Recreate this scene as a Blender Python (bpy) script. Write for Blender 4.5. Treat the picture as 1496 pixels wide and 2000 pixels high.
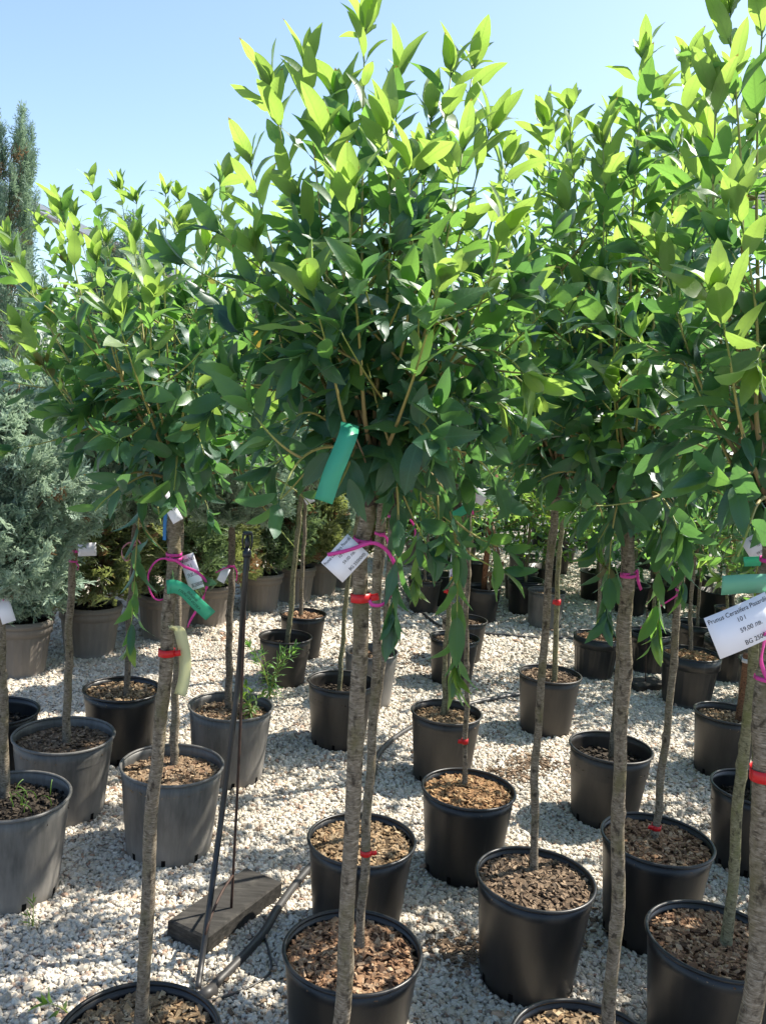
import bpy, math, random
import numpy as np
from mathutils import Vector, Matrix

for o in list(bpy.data.objects):
    bpy.data.objects.remove(o)
SC = bpy.context.scene
COL = SC.collection
R_ = math.radians

# ------------------------------------------------------------------ camera
CAM_H = 1.60
cam_d = bpy.data.cameras.new('camera')
cam = bpy.data.objects.new('camera', cam_d)
COL.objects.link(cam)
cam_d.sensor_fit = 'VERTICAL'
cam_d.sensor_height = 36.0
cam_d.lens = 36.0 * 1700.0 / 2000.0
cam_d.clip_end = 3000
cam_d.clip_start = 0.02
cam.location = (0, 0, CAM_H)
cam.rotation_euler = (Matrix.Rotation(R_(90 - 7.3), 4, 'X') @ Matrix.Rotation(R_(4.2), 4, 'Z')).to_euler()
SC.camera = cam

# ------------------------------------------------------------------ sky and sun
SUN_AZ, SUN_EL = 62.0, 51.0          # azimuth clockwise from +Y
world = bpy.data.worlds.new('World')
SC.world = world
world.use_nodes = True
wn = world.node_tree
wn.nodes.clear()
sky = wn.nodes.new('ShaderNodeTexSky')
sky.sky_type = 'NISHITA'
sky.sun_disc = False
sky.sun_elevation = R_(SUN_EL)
sky.sun_rotation = R_(SUN_AZ)
sky.air_density = 1.0
sky.dust_density = 1.25
sky.ozone_density = 2.2
bg = wn.nodes.new('ShaderNodeBackground')
bg.inputs['Strength'].default_value = 0.135
wo = wn.nodes.new('ShaderNodeOutputWorld')
wn.links.new(sky.outputs[0], bg.inputs[0])
wn.links.new(bg.outputs[0], wo.inputs[0])
sd = bpy.data.lights.new('sun', 'SUN')
sd.energy = 5.0
sd.angle = R_(0.53)
sd.color = (1.0, 0.93, 0.81)
sun = bpy.data.objects.new('sun', sd)
COL.objects.link(sun)
dirv = Vector((math.sin(R_(SUN_AZ)) * math.cos(R_(SUN_EL)), math.cos(R_(SUN_AZ)) * math.cos(R_(SUN_EL)), math.sin(R_(SUN_EL))))
sun.rotation_euler = dirv.to_track_quat('Z', 'Y').to_euler()
sun.location = dirv * 30
vs = SC.view_settings
vs.view_transform = 'Standard'
vs.look = 'None'
vs.exposure = 1.0
vs.gamma = 1.0
vs.use_curve_mapping = False
SC.cycles.max_bounces = 10
SC.cycles.transmission_bounces = 8
SC.cycles.diffuse_bounces = 5
SC.cycles.glossy_bounces = 3

# ------------------------------------------------------------------ tables (metres; x right, y away, z up)
POTS = [('P1', -0.413, 1.602, 0.335, 0.3, 'black', 'tan', 0.278, 'black pot of pale wood chips beside the sprinkler block, holding the yellow strap stem'),
 ('P2', 0.005, 1.931, 0.335, 0.3, 'black', 'red', 0.278, 'black pot of reddish chips with sunlit patch, holding a slim stem'),
 ('P3', 0.502, 2.298, 0.34, 0.31, 'black', 'dark', 0.288, 'black pot of dark shaded bark chips with an untaped crooked stem'),
 ('P4', 0.009, 2.464, 0.33, 0.3, 'black', 'tan', 0.278, 'black pot of tan chips standing directly behind the pot of reddish chips'),
 ('P5', 0.364, 2.864, 0.33, 0.3, 'black', 'bright', 0.278, 'black pot brimming with bright sunlit orange chips around a thin stem'),
 ('P6', 0.335, 3.605, 0.31, 0.3, 'brownblack', 'tan', 0.266, 'brownish black pot whose stem is tied to a stake, black hose running past it'),
 ('P7', 0.469, 4.938, 0.295, 0.27, 'black', 'dark', 0.236, 'black pot standing just behind the pot with the staked stem'),
 ('P8', 0.564, 5.386, 0.295, 0.27, 'brownblack', 'dark', 0.236, 'scuffed pot half hidden behind another black pot near the far hose'),
 ('P9', 0.9, 4.263, 0.32, 0.3, 'brownblack', 'dark', 0.278, 'dark pot where the black hose ends, a stem and thin stake in its black soil'),
 ('P10', 0.977, 3.343, 0.335, 0.3, 'brownblack', 'soil', 0.235, 'brownish black pot filled low with black soil'),
 ('P11', 0.922, 2.56, 0.345, 0.32, 'black', 'red', 0.298, 'black pot brimful of reddish chips, its stem taped red close to the chips'),
 ('P12', 0.917, 2.052, 0.345, 0.32, 'black', 'red', 0.298, 'big black pot of red brown chips beside the thick red taped trunk'),
 ('P13', 0.506, 1.649, 0.33, 0.3, 'black', 'tan', 0.278, 'black pot of coarse tan chips holding the unlabelled bare trunk beside the big price card'),
 ('P14', -0.66, 2.861, 0.355, 0.31, 'dusty', 'straw', 0.268, 'dusty grey pot with drain slots and straw chips, shaded half by its rim'),
 ('P15', -1.111, 3.069, 0.365, 0.3, 'dusty', 'dark', 0.258, 'dusty dark pot of brown chips around the trunk with a small white card'),
 ('P16', -1.057, 3.596, 0.33, 0.3, 'black', 'tan', 0.278, 'dark pot of tan chips whose stem carries a faded pink bow'),
 ('P17', -0.567, 3.462, 0.35, 0.31, 'dusty', 'straw', 0.268, 'dusty grey pot with a leafy weed sprouting beside its mottled trunk'),
 ('P18', -1.072, 2.536, 0.35, 0.32, 'dusty', 'soil', 0.278, 'dusty pale grey pot with grass blades growing in its black soil'),
 ('P19', -1.467, 3.297, 0.33, 0.28, 'black', 'soil', 0.215, 'dark pot between the grassy pot and the ribbed conifer pots'),
 ('P20', -0.488, 4.698, 0.3, 0.27, 'brownblack', 'soil', 0.205, 'pot with a tall green weed growing at its foot on the gravel'),
 ('P21', -0.442, 5.229, 0.29, 0.27, 'black', 'red', 0.248, 'black pot right behind the pot with the tall weed'),
 ('P22', -0.133, 3.912, 0.32, 0.3, 'brownblack', 'soil', 0.235, 'brownish pot holding the strongly leaning stem'),
 ('P23', -0.006, 4.464, 0.29, 0.29, 'dusty', 'red', 0.248, "pale dusty pot partly hidden behind the leaning stem's pot"),
 ('P31', 1.376, 5.257, 0.29, 0.26, 'ribblack', 'red', 0.238, 'ribbed black pot of reddish soil standing before the far hose'),
 ('P32', 1.763, 5.449, 0.27, 0.26, 'ribblack', 'soil', 0.195, 'ribbed black pot behind the small sprinkler block'),
 ('P33', 1.819, 4.859, 0.335, 0.3, 'ribblack', 'bright', 0.278, 'ribbed black pot with orange chips and a glossy rim, beside the small sprinkler block'),
 ('P34', 1.655, 3.892, 0.3, 0.29, 'brownblack', 'tan', 0.256, 'brown black pot with a short dark post below the big price card'),
 ('P35', 1.435, 3.051, 0.32, 0.3, 'black', 'soil', 0.235, 'black pot of black soil half hidden by the slanting trunk near the price card'),
 ('P25', 0.361, 6.61, 0.27, 0.26, 'brownblack', 'tan', 0.226, 'small pot with a thin pale stem in front of the far grey pots'),
 ('P26', 0.798, 6.434, 0.27, 0.27, 'black', 'soil', 0.205, 'pot with a dry brown vine climbing a russet post'),
 ('P27', 1.203, 7.257, 0.29, 0.26, 'black', 'soil', 0.195, 'black pot in the far cluster, right behind another black pot'),
 ('P28', 1.166, 6.792, 0.29, 0.27, 'black', 'soil', 0.205, 'black pot at the front of the far cluster, young stem with round leaves'),
 ('P29', 1.267, 6.405, 0.29, 0.28, 'dusty', 'tan', 0.238, 'greyish pot at the edge of the far black cluster'),
 ('P30', 1.351, 8.058, 0.29, 0.26, 'dusty', 'tan', 0.218, 'low grey pot at the back of the far cluster'),
 ('P36', 2.262, 4.908, 0.29, 0.27, 'black', 'red', 0.248, 'black pot of reddish chips behind the big price card'),
 ('P37', 2.175, 5.764, 0.28, 0.27, 'ribblack', 'soil', 0.205, 'black pot behind the ribbed pot with orange chips'),
 ('P38', 2.242, 5.397, 0.29, 0.27, 'ribblack', 'soil', 0.205, 'ribbed black pot between the orange chip pot and the big price card'),
 ('P39', 2.667, 6.395, 0.28, 0.25, 'black', 'red', 0.228, 'black pot of red chips in the row behind the big price card'),
 ('P0', -0.1, 1.27, 0.33, 0.3, 'black', 'tan', 0.275, 'black pot at the foot of the trunk with the red clip band'),
 ('Q5', 0.5, 1.13, 0.33, 0.3, 'black', 'tan', 0.275, 'black pot at the foot of the thick red taped trunk')]
GREY = [('A', -1.903, 4.54, 0.345, 0.31),
 ('B', -1.665, 4.969, 0.35, 0.3),
 ('C', -1.341, 5.413, 0.34, 0.29),
 ('D', -1.15, 5.817, 0.33, 0.28),
 ('E', -0.859, 6.276, 0.32, 0.29),
 ('F', -0.64, 6.618, 0.31, 0.29),
 ('G', -0.466, 6.938, 0.3, 0.28),
 ('H', -0.296, 7.283, 0.29, 0.27),
 ('I', 0.39, 8.498, 0.3, 0.26),
 ('J', 0.655, 8.708, 0.3, 0.26)]
TREES = [{'name': 'T2',
  'pts': [(-0.08, 1.27, 0.245), (-0.008, 1.27, 0.613), (-0.017, 1.27, 1.04), (-0.025, 1.27, 1.359), (-0.018, 1.27, 1.478)],
  'rb': 0.015,
  'rt': 0.012,
  'tips': [(-0.108, 1.32, 2.013), (0.028, 1.37, 2.017), (0.106, 1.27, 1.971), (-0.133, 1.22, 1.854), (-0.206, 1.32, 2.024), (-0.147, 1.27, 2.035), (-0.103, 1.15, 1.91), (-0.073, 1.27, 2.091), (-0.015, 1.35, 2.062),
           (-0.023, 1.15, 1.925), (0.048, 1.29, 2.056), (0.087, 1.37, 2.094), (0.069, 1.17, 1.921), (0.145, 1.32, 1.946), (-0.237, 1.37, 1.932), (0.015, 1.12, 1.877), (-0.062, 1.07, 1.827), (0.128, 1.17, 1.817),
           (-0.214, 1.27, 1.789), (-0.098, 1.07, 1.717), (0.183, 1.37, 1.757), (0.046, 1.01, 1.732), (-0.166, 1.27, 1.656), (0.101, 1.17, 1.67), (0.026, 1.22, 1.305), (0.139, 1.37, 1.192)],
  'auto': (0, 0.5, 0.7, 30),
  'leaf': 0.081,
  'droop': 20,
  'seed': 1,
  'label': 'grafted tree with tall glossy crown, price card and red clip band on its trunk',
  'con': None},
 {'name': 'T1',
  'pts': [(-0.42, 1.641, 0.248), (-0.412, 1.641, 0.739), (-0.404, 1.641, 1.005), (-0.395, 1.641, 1.261), (-0.392, 1.641, 1.405)],
  'rb': 0.0145,
  'rt': 0.0135,
  'tips': [(-0.692, 1.641, 1.671), (-0.645, 1.691, 1.901), (-0.752, 1.741, 1.826), (-0.405, 1.441, 1.73), (-0.349, 1.741, 1.98), (-0.343, 1.541, 1.832), (-0.283, 1.641, 1.788), (-0.532, 1.541, 1.792),
           (-0.439, 1.741, 1.897), (-0.429, 1.391, 1.683), (-0.668, 1.741, 1.695), (-0.294, 1.691, 1.659), (-0.471, 1.621, 1.124), (-0.299, 1.541, 1.563), (-0.542, 1.591, 1.563), (-0.255, 1.741, 1.724),
           (-0.538, 1.791, 1.869), (-0.408, 1.541, 1.801), (-0.367, 1.791, 1.741), (-0.334, 1.441, 1.645), (-0.628, 1.591, 1.612)],
  'auto': (0, 0.5, 0.7, 35),
  'leaf': 0.078,
  'droop': 17,
  'seed': 2,
  'label': 'grafted tree tied with pink ribbon, green label and yellow strap on its trunk',
  'con': None},
 {'name': 'T2b',
  'pts': [(0.022, 1.968, 0.248), (0.018, 1.968, 0.543), (0.011, 1.968, 0.862), (-0.002, 1.968, 1.241), (-0.001, 1.968, 1.43)],
  'rb': 0.0125,
  'rt': 0.0105,
  'tips': [(-0.157, 2.118, 2.023), (0.025, 2.118, 2.175), (0.112, 2.168, 2.029), (-0.221, 2.168, 1.811), (0.21, 2.168, 1.891), (0.273, 2.068, 1.742), (0.095, 1.968, 1.212)],
  'auto': (0, 0.5, 0.7, 35),
  'leaf': 0.078,
  'droop': 10,
  'seed': 3,
  'label': 'slim tree with one small red band low on its stem, close behind the tagged trunk',
  'con': None},
 {'name': 'T4t',
  'pts': [(0.017, 2.506, 0.248), (0.02, 2.506, 0.581), (0.034, 2.506, 0.899), (0.024, 2.506, 1.311)],
  'rb': 0.0125,
  'rt': 0.01,
  'tips': [(-0.131, 2.606, 2.082), (-0.344, 2.606, 2.167), (0.073, 2.606, 2.139), (0.205, 2.506, 2.045), (-0.31, 2.506, 1.783)],
  'auto': (1, 0.5, 0.7, 40),
  'leaf': 0.078,
  'droop': 6,
  'seed': 4,
  'label': 'slim tree whose stem slants behind the two trunks with red bands',
  'con': None},
 {'name': 'T3',
  'pts': [(0.512, 2.372, 0.258), (0.494, 2.372, 0.503), (0.479, 2.372, 0.821), (0.469, 2.372, 1.217), (0.469, 2.372, 1.402)],
  'rb': 0.0128,
  'rt': 0.011,
  'tips': [(0.354, 2.472, 2.226), (0.263, 2.472, 2.153), (0.276, 2.422, 2.235), (0.308, 2.272, 2.088), (0.431, 2.472, 2.299), (0.488, 2.372, 2.199), (0.367, 2.172, 1.951), (0.244, 2.372, 1.919), (0.587, 2.472, 2.012),
           (0.444, 2.172, 1.81), (0.302, 2.272, 1.73), (0.186, 2.322, 1.59), (0.588, 2.372, 1.756), (0.592, 2.222, 1.117)],
  'auto': (3, 0.5, 0.7, 40),
  'leaf': 0.078,
  'droop': 13,
  'seed': 5,
  'label': 'tree with slightly crooked bare stem rising from dark shaded chips',
  'con': None},
 {'name': 'T5t',
  'pts': [(0.361, 2.939, 0.248), (0.335, 2.939, 0.615), (0.309, 2.939, 0.979), (0.281, 2.939, 1.41)],
  'rb': 0.0105,
  'rt': 0.0085,
  'tips': [(0.223, 3.039, 2.239), (0.351, 3.039, 2.164), (0.433, 2.939, 2.038), (0.278, 2.739, 1.829), (0.18, 2.839, 1.749)],
  'auto': (0, 0.45, 0.6, 40),
  'leaf': 0.078,
  'droop': 6,
  'seed': 6,
  'label': 'thin stemmed tree with low red tape, rising from bright orange chips',
  'con': None},
 {'name': 'T6t',
  'pts': [(0.327, 3.645, 0.236), (0.313, 3.645, 0.6), (0.311, 3.645, 1.178)],
  'rb': 0.013,
  'rt': 0.011,
  'tips': [(0.094, 3.645, 2.193), (0.235, 3.745, 2.343), (0.386, 3.745, 2.333), (0.049, 3.745, 1.995), (0.45, 3.645, 2.177)],
  'auto': (2, 0.5, 0.75, 45),
  'leaf': 0.078,
  'droop': 4,
  'seed': 7,
  'label': 'staked tree with a red dot of tape, rising beside the black hose',
  'con': None},
 {'name': 'T9t',
  'pts': [(0.914, 4.204, 0.248), (0.886, 4.204, 0.694), (0.865, 4.204, 1.163)],
  'rb': 0.014,
  'rt': 0.011,
  'tips': [(0.617, 4.204, 2.506), (0.773, 4.304, 2.584), (0.96, 4.304, 2.432), (0.581, 4.304, 2.285), (0.487, 4.204, 2.357)],
  'auto': (8, 0.5, 0.8, 45),
  'leaf': 0.078,
  'droop': 6,
  'seed': 8,
  'label': 'tree with thin stake and orange red tape knot, rising where the hose ends',
  'con': None},
 {'name': 'T10t',
  'pts': [(1.005, 3.413, 0.205), (0.979, 3.413, 0.821), (0.955, 3.413, 1.264)],
  'rb': 0.013,
  'rt': 0.011,
  'tips': [(0.686, 3.413, 2.423), (0.834, 3.513, 2.552), (0.987, 3.513, 2.429), (0.65, 3.513, 2.211), (1.004, 3.413, 2.182)],
  'auto': (2, 0.45, 0.65, 40),
  'leaf': 0.08,
  'droop': 5,
  'seed': 9,
  'label': 'tree standing in the pot of black soil behind the bare trunk',
  'con': None},
 {'name': 'T11t',
  'pts': [(0.927, 2.596, 0.268), (0.924, 2.596, 0.613), (0.916, 2.596, 1.052), (0.902, 2.596, 1.365)],
  'rb': 0.0135,
  'rt': 0.011,
  'tips': [(0.519, 2.696, 2.322), (0.771, 2.696, 2.383), (0.901, 2.746, 2.465), (0.398, 2.696, 2.313), (0.533, 2.496, 2.313), (0.635, 2.596, 2.403), (0.726, 2.696, 2.51), (0.555, 2.396, 2.131), (0.667, 2.396, 2.217),
           (0.878, 2.596, 2.322), (0.419, 2.696, 2.417), (0.472, 2.496, 2.076), (0.933, 2.596, 2.113), (0.616, 2.346, 1.943), (0.745, 2.346, 1.873)],
  'auto': (2, 0.5, 0.7, 40),
  'leaf': 0.082,
  'droop': 8,
  'seed': 10,
  'label': 'tall leaning tree with red tape just above reddish chips',
  'con': None},
 {'name': 'T12t',
  'pts': [(0.946, 2.057, 0.268), (0.93, 2.057, 0.767), (0.921, 2.057, 1.092), (0.905, 2.057, 1.354)],
  'rb': 0.015,
  'rt': 0.013,
  'tips': [(0.634, 2.157, 2.181), (0.731, 2.157, 2.188), (0.778, 2.107, 2.236), (0.577, 2.057, 2.197), (0.668, 2.157, 2.311), (0.707, 2.057, 2.36), (0.801, 2.057, 2.257), (0.553, 2.057, 1.993), (0.588, 1.857, 1.92),
           (0.678, 1.857, 1.885), (0.569, 1.957, 1.79), (0.752, 1.857, 1.806)],
  'auto': (3, 0.5, 0.7, 35),
  'leaf': 0.082,
  'droop': 8,
  'seed': 11,
  'label': 'tree with a slanting rough trunk in the big pot of red brown chips',
  'con': None},
 {'name': 'T4',
  'pts': [(0.555, 1.683, 0.248), (0.533, 1.683, 0.68), (0.508, 1.683, 1.007), (0.493, 1.683, 1.216), (0.471, 1.683, 1.434)],
  'rb': 0.0155,
  'rt': 0.0135,
  'tips': [(0.258, 1.733, 2.124), (0.291, 1.683, 2.143), (0.328, 1.603, 2.065), (0.4, 1.783, 2.158), (0.41, 1.683, 2.237), (0.483, 1.763, 2.215), (0.498, 1.683, 2.234), (0.566, 1.733, 2.164), (0.465, 1.563, 2.055),
           (0.295, 1.633, 1.956), (0.365, 1.683, 2.026), (0.447, 1.733, 2.1), (0.511, 1.683, 2.0), (0.284, 1.583, 1.786), (0.34, 1.433, 1.839), (0.465, 1.483, 1.822), (0.325, 1.583, 1.645), (0.55, 1.583, 1.697),
           (0.387, 1.403, 1.711), (0.575, 1.633, 1.305), (0.422, 1.583, 1.256), (0.552, 1.663, 1.205), (0.27, 1.683, 1.719)],
  'auto': (0, 0.5, 0.7, 35),
  'leaf': 0.085,
  'droop': 15,
  'seed': 12,
  'label': 'bare trunked tree with pink ribbon high on its stem, rising from coarse tan chips',
  'con': None},
 {'name': 'T5',
  'pts': [(0.52, 1.13, 0.245), (0.565, 1.13, 0.768), (0.537, 1.13, 1.145), (0.524, 1.13, 1.322), (0.51, 1.13, 1.48)],
  'rb': 0.0165,
  'rt': 0.015,
  'tips': [(0.38, 1.13, 2.088), (0.434, 1.18, 2.124), (0.36, 1.13, 1.991), (0.332, 1.13, 1.793), (0.371, 1.13, 1.681), (0.389, 1.03, 1.839), (0.349, 0.98, 1.728), (0.401, 0.98, 1.676), (0.403, 1.23, 1.574),
           (0.473, 1.13, 1.999), (0.519, 1.13, 1.85), (0.402, 1.23, 1.941)],
  'auto': (0, 0.5, 0.7, 35),
  'leaf': 0.084,
  'droop': 3,
  'seed': 13,
  'label': 'thick trunked tree wrapped in wide red tape, bearing the large price card',
  'con': None},
 {'name': 'T14',
  'pts': [(-0.671, 2.935, 0.238), (-0.678, 2.935, 0.632), (-0.688, 2.935, 1.199)],
  'rb': 0.0165,
  'rt': 0.0135,
  'tips': [(-1.021, 2.935, 2.218), (-0.952, 3.035, 2.23), (-0.843, 2.835, 2.153), (-0.779, 2.935, 2.203), (-0.753, 3.035, 2.211), (-0.636, 2.935, 2.189), (-1.098, 2.935, 1.961), (-0.9, 2.735, 2.006),
           (-0.759, 2.735, 2.031), (-0.618, 2.835, 1.916), (-0.564, 3.035, 2.081), (-1.022, 2.835, 1.743), (-0.688, 2.685, 1.755), (-0.497, 2.935, 1.788), (-1.203, 3.035, 1.866), (-1.285, 2.935, 2.029),
           (-1.235, 3.035, 2.101), (-1.199, 2.835, 1.907), (-0.613, 3.085, 2.172), (-0.529, 3.135, 2.101), (-1.212, 2.935, 1.753), (-1.322, 3.035, 1.667), (-0.801, 2.735, 1.89), (-0.488, 3.035, 1.951),
           (-1.195, 3.085, 2.182), (-1.05, 2.885, 2.101)],
  'auto': (2, 0.5, 0.7, 40),
  'leaf': 0.08,
  'droop': 14,
  'seed': 14,
  'label': 'tree with knobbly pale trunk base in the pot of straw chips',
  'con': None},
 {'name': 'T15',
  'pts': [(-1.105, 3.077, 0.228), (-1.105, 3.077, 0.653), (-1.096, 3.077, 1.152)],
  'rb': 0.0165,
  'rt': 0.0135,
  'tips': [],
  'auto': (8, 0.55, 0.75, 35),
  'leaf': 0.09,
  'droop': 5,
  'seed': 15,
  'label': 'blue cypress ball on a straight stem with a small blank white card',
  'con': (0.62, 0.7)},
 {'name': 'T16',
  'pts': [(-1.032, 3.573, 0.248), (-1.031, 3.573, 0.674), (-1.018, 3.573, 1.088)],
  'rb': 0.0145,
  'rt': 0.012,
  'tips': [],
  'auto': (8, 0.55, 0.75, 35),
  'leaf': 0.09,
  'droop': 5,
  'seed': 16,
  'label': 'blue cypress ball on a stem tied with a faded pink bow',
  'con': (0.9, 0.9)},
 {'name': 'T17',
  'pts': [(-0.587, 3.525, 0.238), (-0.601, 3.525, 0.674), (-0.613, 3.525, 1.124)],
  'rb': 0.0165,
  'rt': 0.014,
  'tips': [],
  'auto': (8, 0.55, 0.75, 35),
  'leaf': 0.09,
  'droop': 5,
  'seed': 17,
  'label': 'blue cypress ball on a dark mottled stem, weed at its foot',
  'con': (0.95, 0.9)},
 {'name': 'T18',
  'pts': [(-1.117, 2.596, 0.248), (-1.142, 2.596, 0.785), (-1.141, 2.596, 0.994)],
  'rb': 0.0165,
  'rt': 0.014,
  'tips': [],
  'auto': (8, 0.55, 0.75, 35),
  'leaf': 0.09,
  'droop': 5,
  'seed': 18,
  'label': 'fluffy blue cypress ball on the stem in the grassy pot',
  'con': (0.86, 0.92)},
 {'name': 'T20',
  'pts': [(-0.485, 4.773, 0.175), (-0.464, 4.773, 0.782), (-0.454, 4.773, 1.169)],
  'rb': 0.0165,
  'rt': 0.014,
  'tips': [],
  'auto': (8, 0.55, 0.75, 35),
  'leaf': 0.09,
  'droop': 5,
  'seed': 19,
  'label': 'pale stemmed cypress ball in the pot with the tall weed at its foot',
  'con': (0.8, 0.9)},
 {'name': 'T21',
  'pts': [(-0.457, 5.235, 0.218), (-0.47, 5.235, 0.769), (-0.469, 5.235, 1.113)],
  'rb': 0.014,
  'rt': 0.012,
  'tips': [],
  'auto': (8, 0.55, 0.75, 35),
  'leaf': 0.09,
  'droop': 5,
  'seed': 20,
  'label': 'slender cypress ball with a small white tag, close behind the pale stem',
  'con': (0.7, 0.8)},
 {'name': 'T22',
  'pts': [(-0.146, 3.986, 0.205), (-0.141, 3.986, 0.643), (-0.106, 3.986, 1.177)],
  'rb': 0.0125,
  'rt': 0.011,
  'tips': [(-0.333, 3.986, 2.283), (-0.159, 4.086, 2.359), (-0.528, 4.086, 2.287), (-0.664, 4.086, 2.209), (-0.732, 3.986, 2.055)],
  'auto': (2, 0.45, 0.7, 40),
  'leaf': 0.078,
  'droop': 5,
  'seed': 21,
  'label': 'mossy tree leaning strongly sideways in its pot',
  'con': None},
 {'name': 'T23',
  'pts': [(0.008, 4.538, 0.218), (0.016, 4.538, 0.69), (0.001, 4.538, 1.154)],
  'rb': 0.012,
  'rt': 0.01,
  'tips': [(-0.167, 4.538, 2.317), (-0.018, 4.638, 2.421)],
  'auto': (3, 0.45, 0.7, 40),
  'leaf': 0.078,
  'droop': 5,
  'seed': 22,
  'label': 'slim tree in the pale dusty pot, mostly behind other trunks',
  'con': None}]
BACK = [('T7', (0.469, 4.938, 0.24), (0.446, 4.938, 1.045), 0.013, 0.38, 0.07, 0, 'tree with pale thin stem behind the staked tree'),
 ('T8', (0.564, 5.386, 0.24), (0.552, 5.386, 1.08), 0.012, 0.36, 0.07, 1, 'tree in the scuffed pot behind two other pots'),
 ('T31', (1.376, 5.257, 0.24), (1.335, 5.257, 1.073), 0.013, 0.4, 0.07, 1, 'leafy tree in the ribbed pot before the far hose'),
 ('T32', (1.763, 5.449, 0.24), (1.726, 5.449, 1.03), 0.013, 0.4, 0.07, 0, 'tree in the ribbed pot behind the small sprinkler block'),
 ('T33', (1.861, 4.978, 0.24), (1.826, 4.978, 1.038), 0.014, 0.42, 0.075, 0, 'tree with pale stem in the ribbed pot of orange chips'),
 ('T35', (1.435, 3.051, 0.24), (1.354, 3.051, 1.218), 0.013, 0.4, 0.08, 0, 'tree in the half hidden pot of black soil'),
 ('T25', (0.361, 6.61, 0.24), (0.363, 6.61, 0.839), 0.012, 0.34, 0.055, 1, 'young tree with thin pale stem before the far grey pots'),
 ('T28', (1.166, 6.792, 0.24), (1.151, 6.792, 0.815), 0.009, 0.36, 0.055, 1, 'young bright green tree at the front of the far black pots'),
 ('T27', (1.203, 7.257, 0.24), (1.202, 7.257, 0.824), 0.009, 0.34, 0.055, 1, 'young bright green tree in the second pot of the far cluster'),
 ('T29', (1.267, 6.405, 0.24), (1.25, 6.405, 0.929), 0.01, 0.38, 0.055, 1, 'young green tree in the greyish pot of the far cluster'),
 ('T30', (1.351, 8.058, 0.24), (1.357, 8.058, 0.764), 0.009, 0.4, 0.055, 1, 'young green tree at the back of the far cluster'),
 ('T36', (2.262, 4.908, 0.24), (2.197, 4.908, 0.957), 0.012, 0.36, 0.07, 0, 'tree behind the big price card in reddish chips'),
 ('T37', (2.175, 5.764, 0.24), (2.138, 5.764, 0.951), 0.011, 0.36, 0.06, 1, 'bushy tree behind the pot of orange chips'),
 ('T38', (2.242, 5.397, 0.24), (2.187, 5.397, 0.974), 0.011, 0.36, 0.06, 0, 'bushy tree between the orange chip pot and the price card'),
 ('T39', (2.667, 6.395, 0.24), (2.62, 6.395, 0.937), 0.011, 0.38, 0.06, 1, 'bushy tree in the row behind the big price card'),
 ('X0', (1.62, 2.35, 0.25), (1.6800000000000002, 2.35, 1.42), 0.014, 0.4, 0.085, 0, 'tree'),
 ('X1', (1.78, 3.0, 0.25), (1.84, 3.0, 1.42), 0.014, 0.4, 0.085, 0, 'tree'),
 ('X2', (1.48, 1.75, 0.25), (1.54, 1.75, 1.42), 0.014, 0.4, 0.085, 0, 'tree'),
 ('X3', (2.15, 3.55, 0.25), (2.21, 3.55, 1.42), 0.014, 0.4, 0.085, 0, 'tree'),
 ('X4', (2.55, 4.25, 0.25), (2.61, 4.25, 1.42), 0.014, 0.4, 0.085, 0, 'tree'),
 ('X5', (1.25, 1.25, 0.25), (1.31, 1.25, 1.42), 0.014, 0.4, 0.085, 0, 'tree'),
 ('X6', (2.05, 2.55, 0.25), (2.11, 2.55, 1.42), 0.014, 0.4, 0.085, 0, 'tree')]
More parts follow.
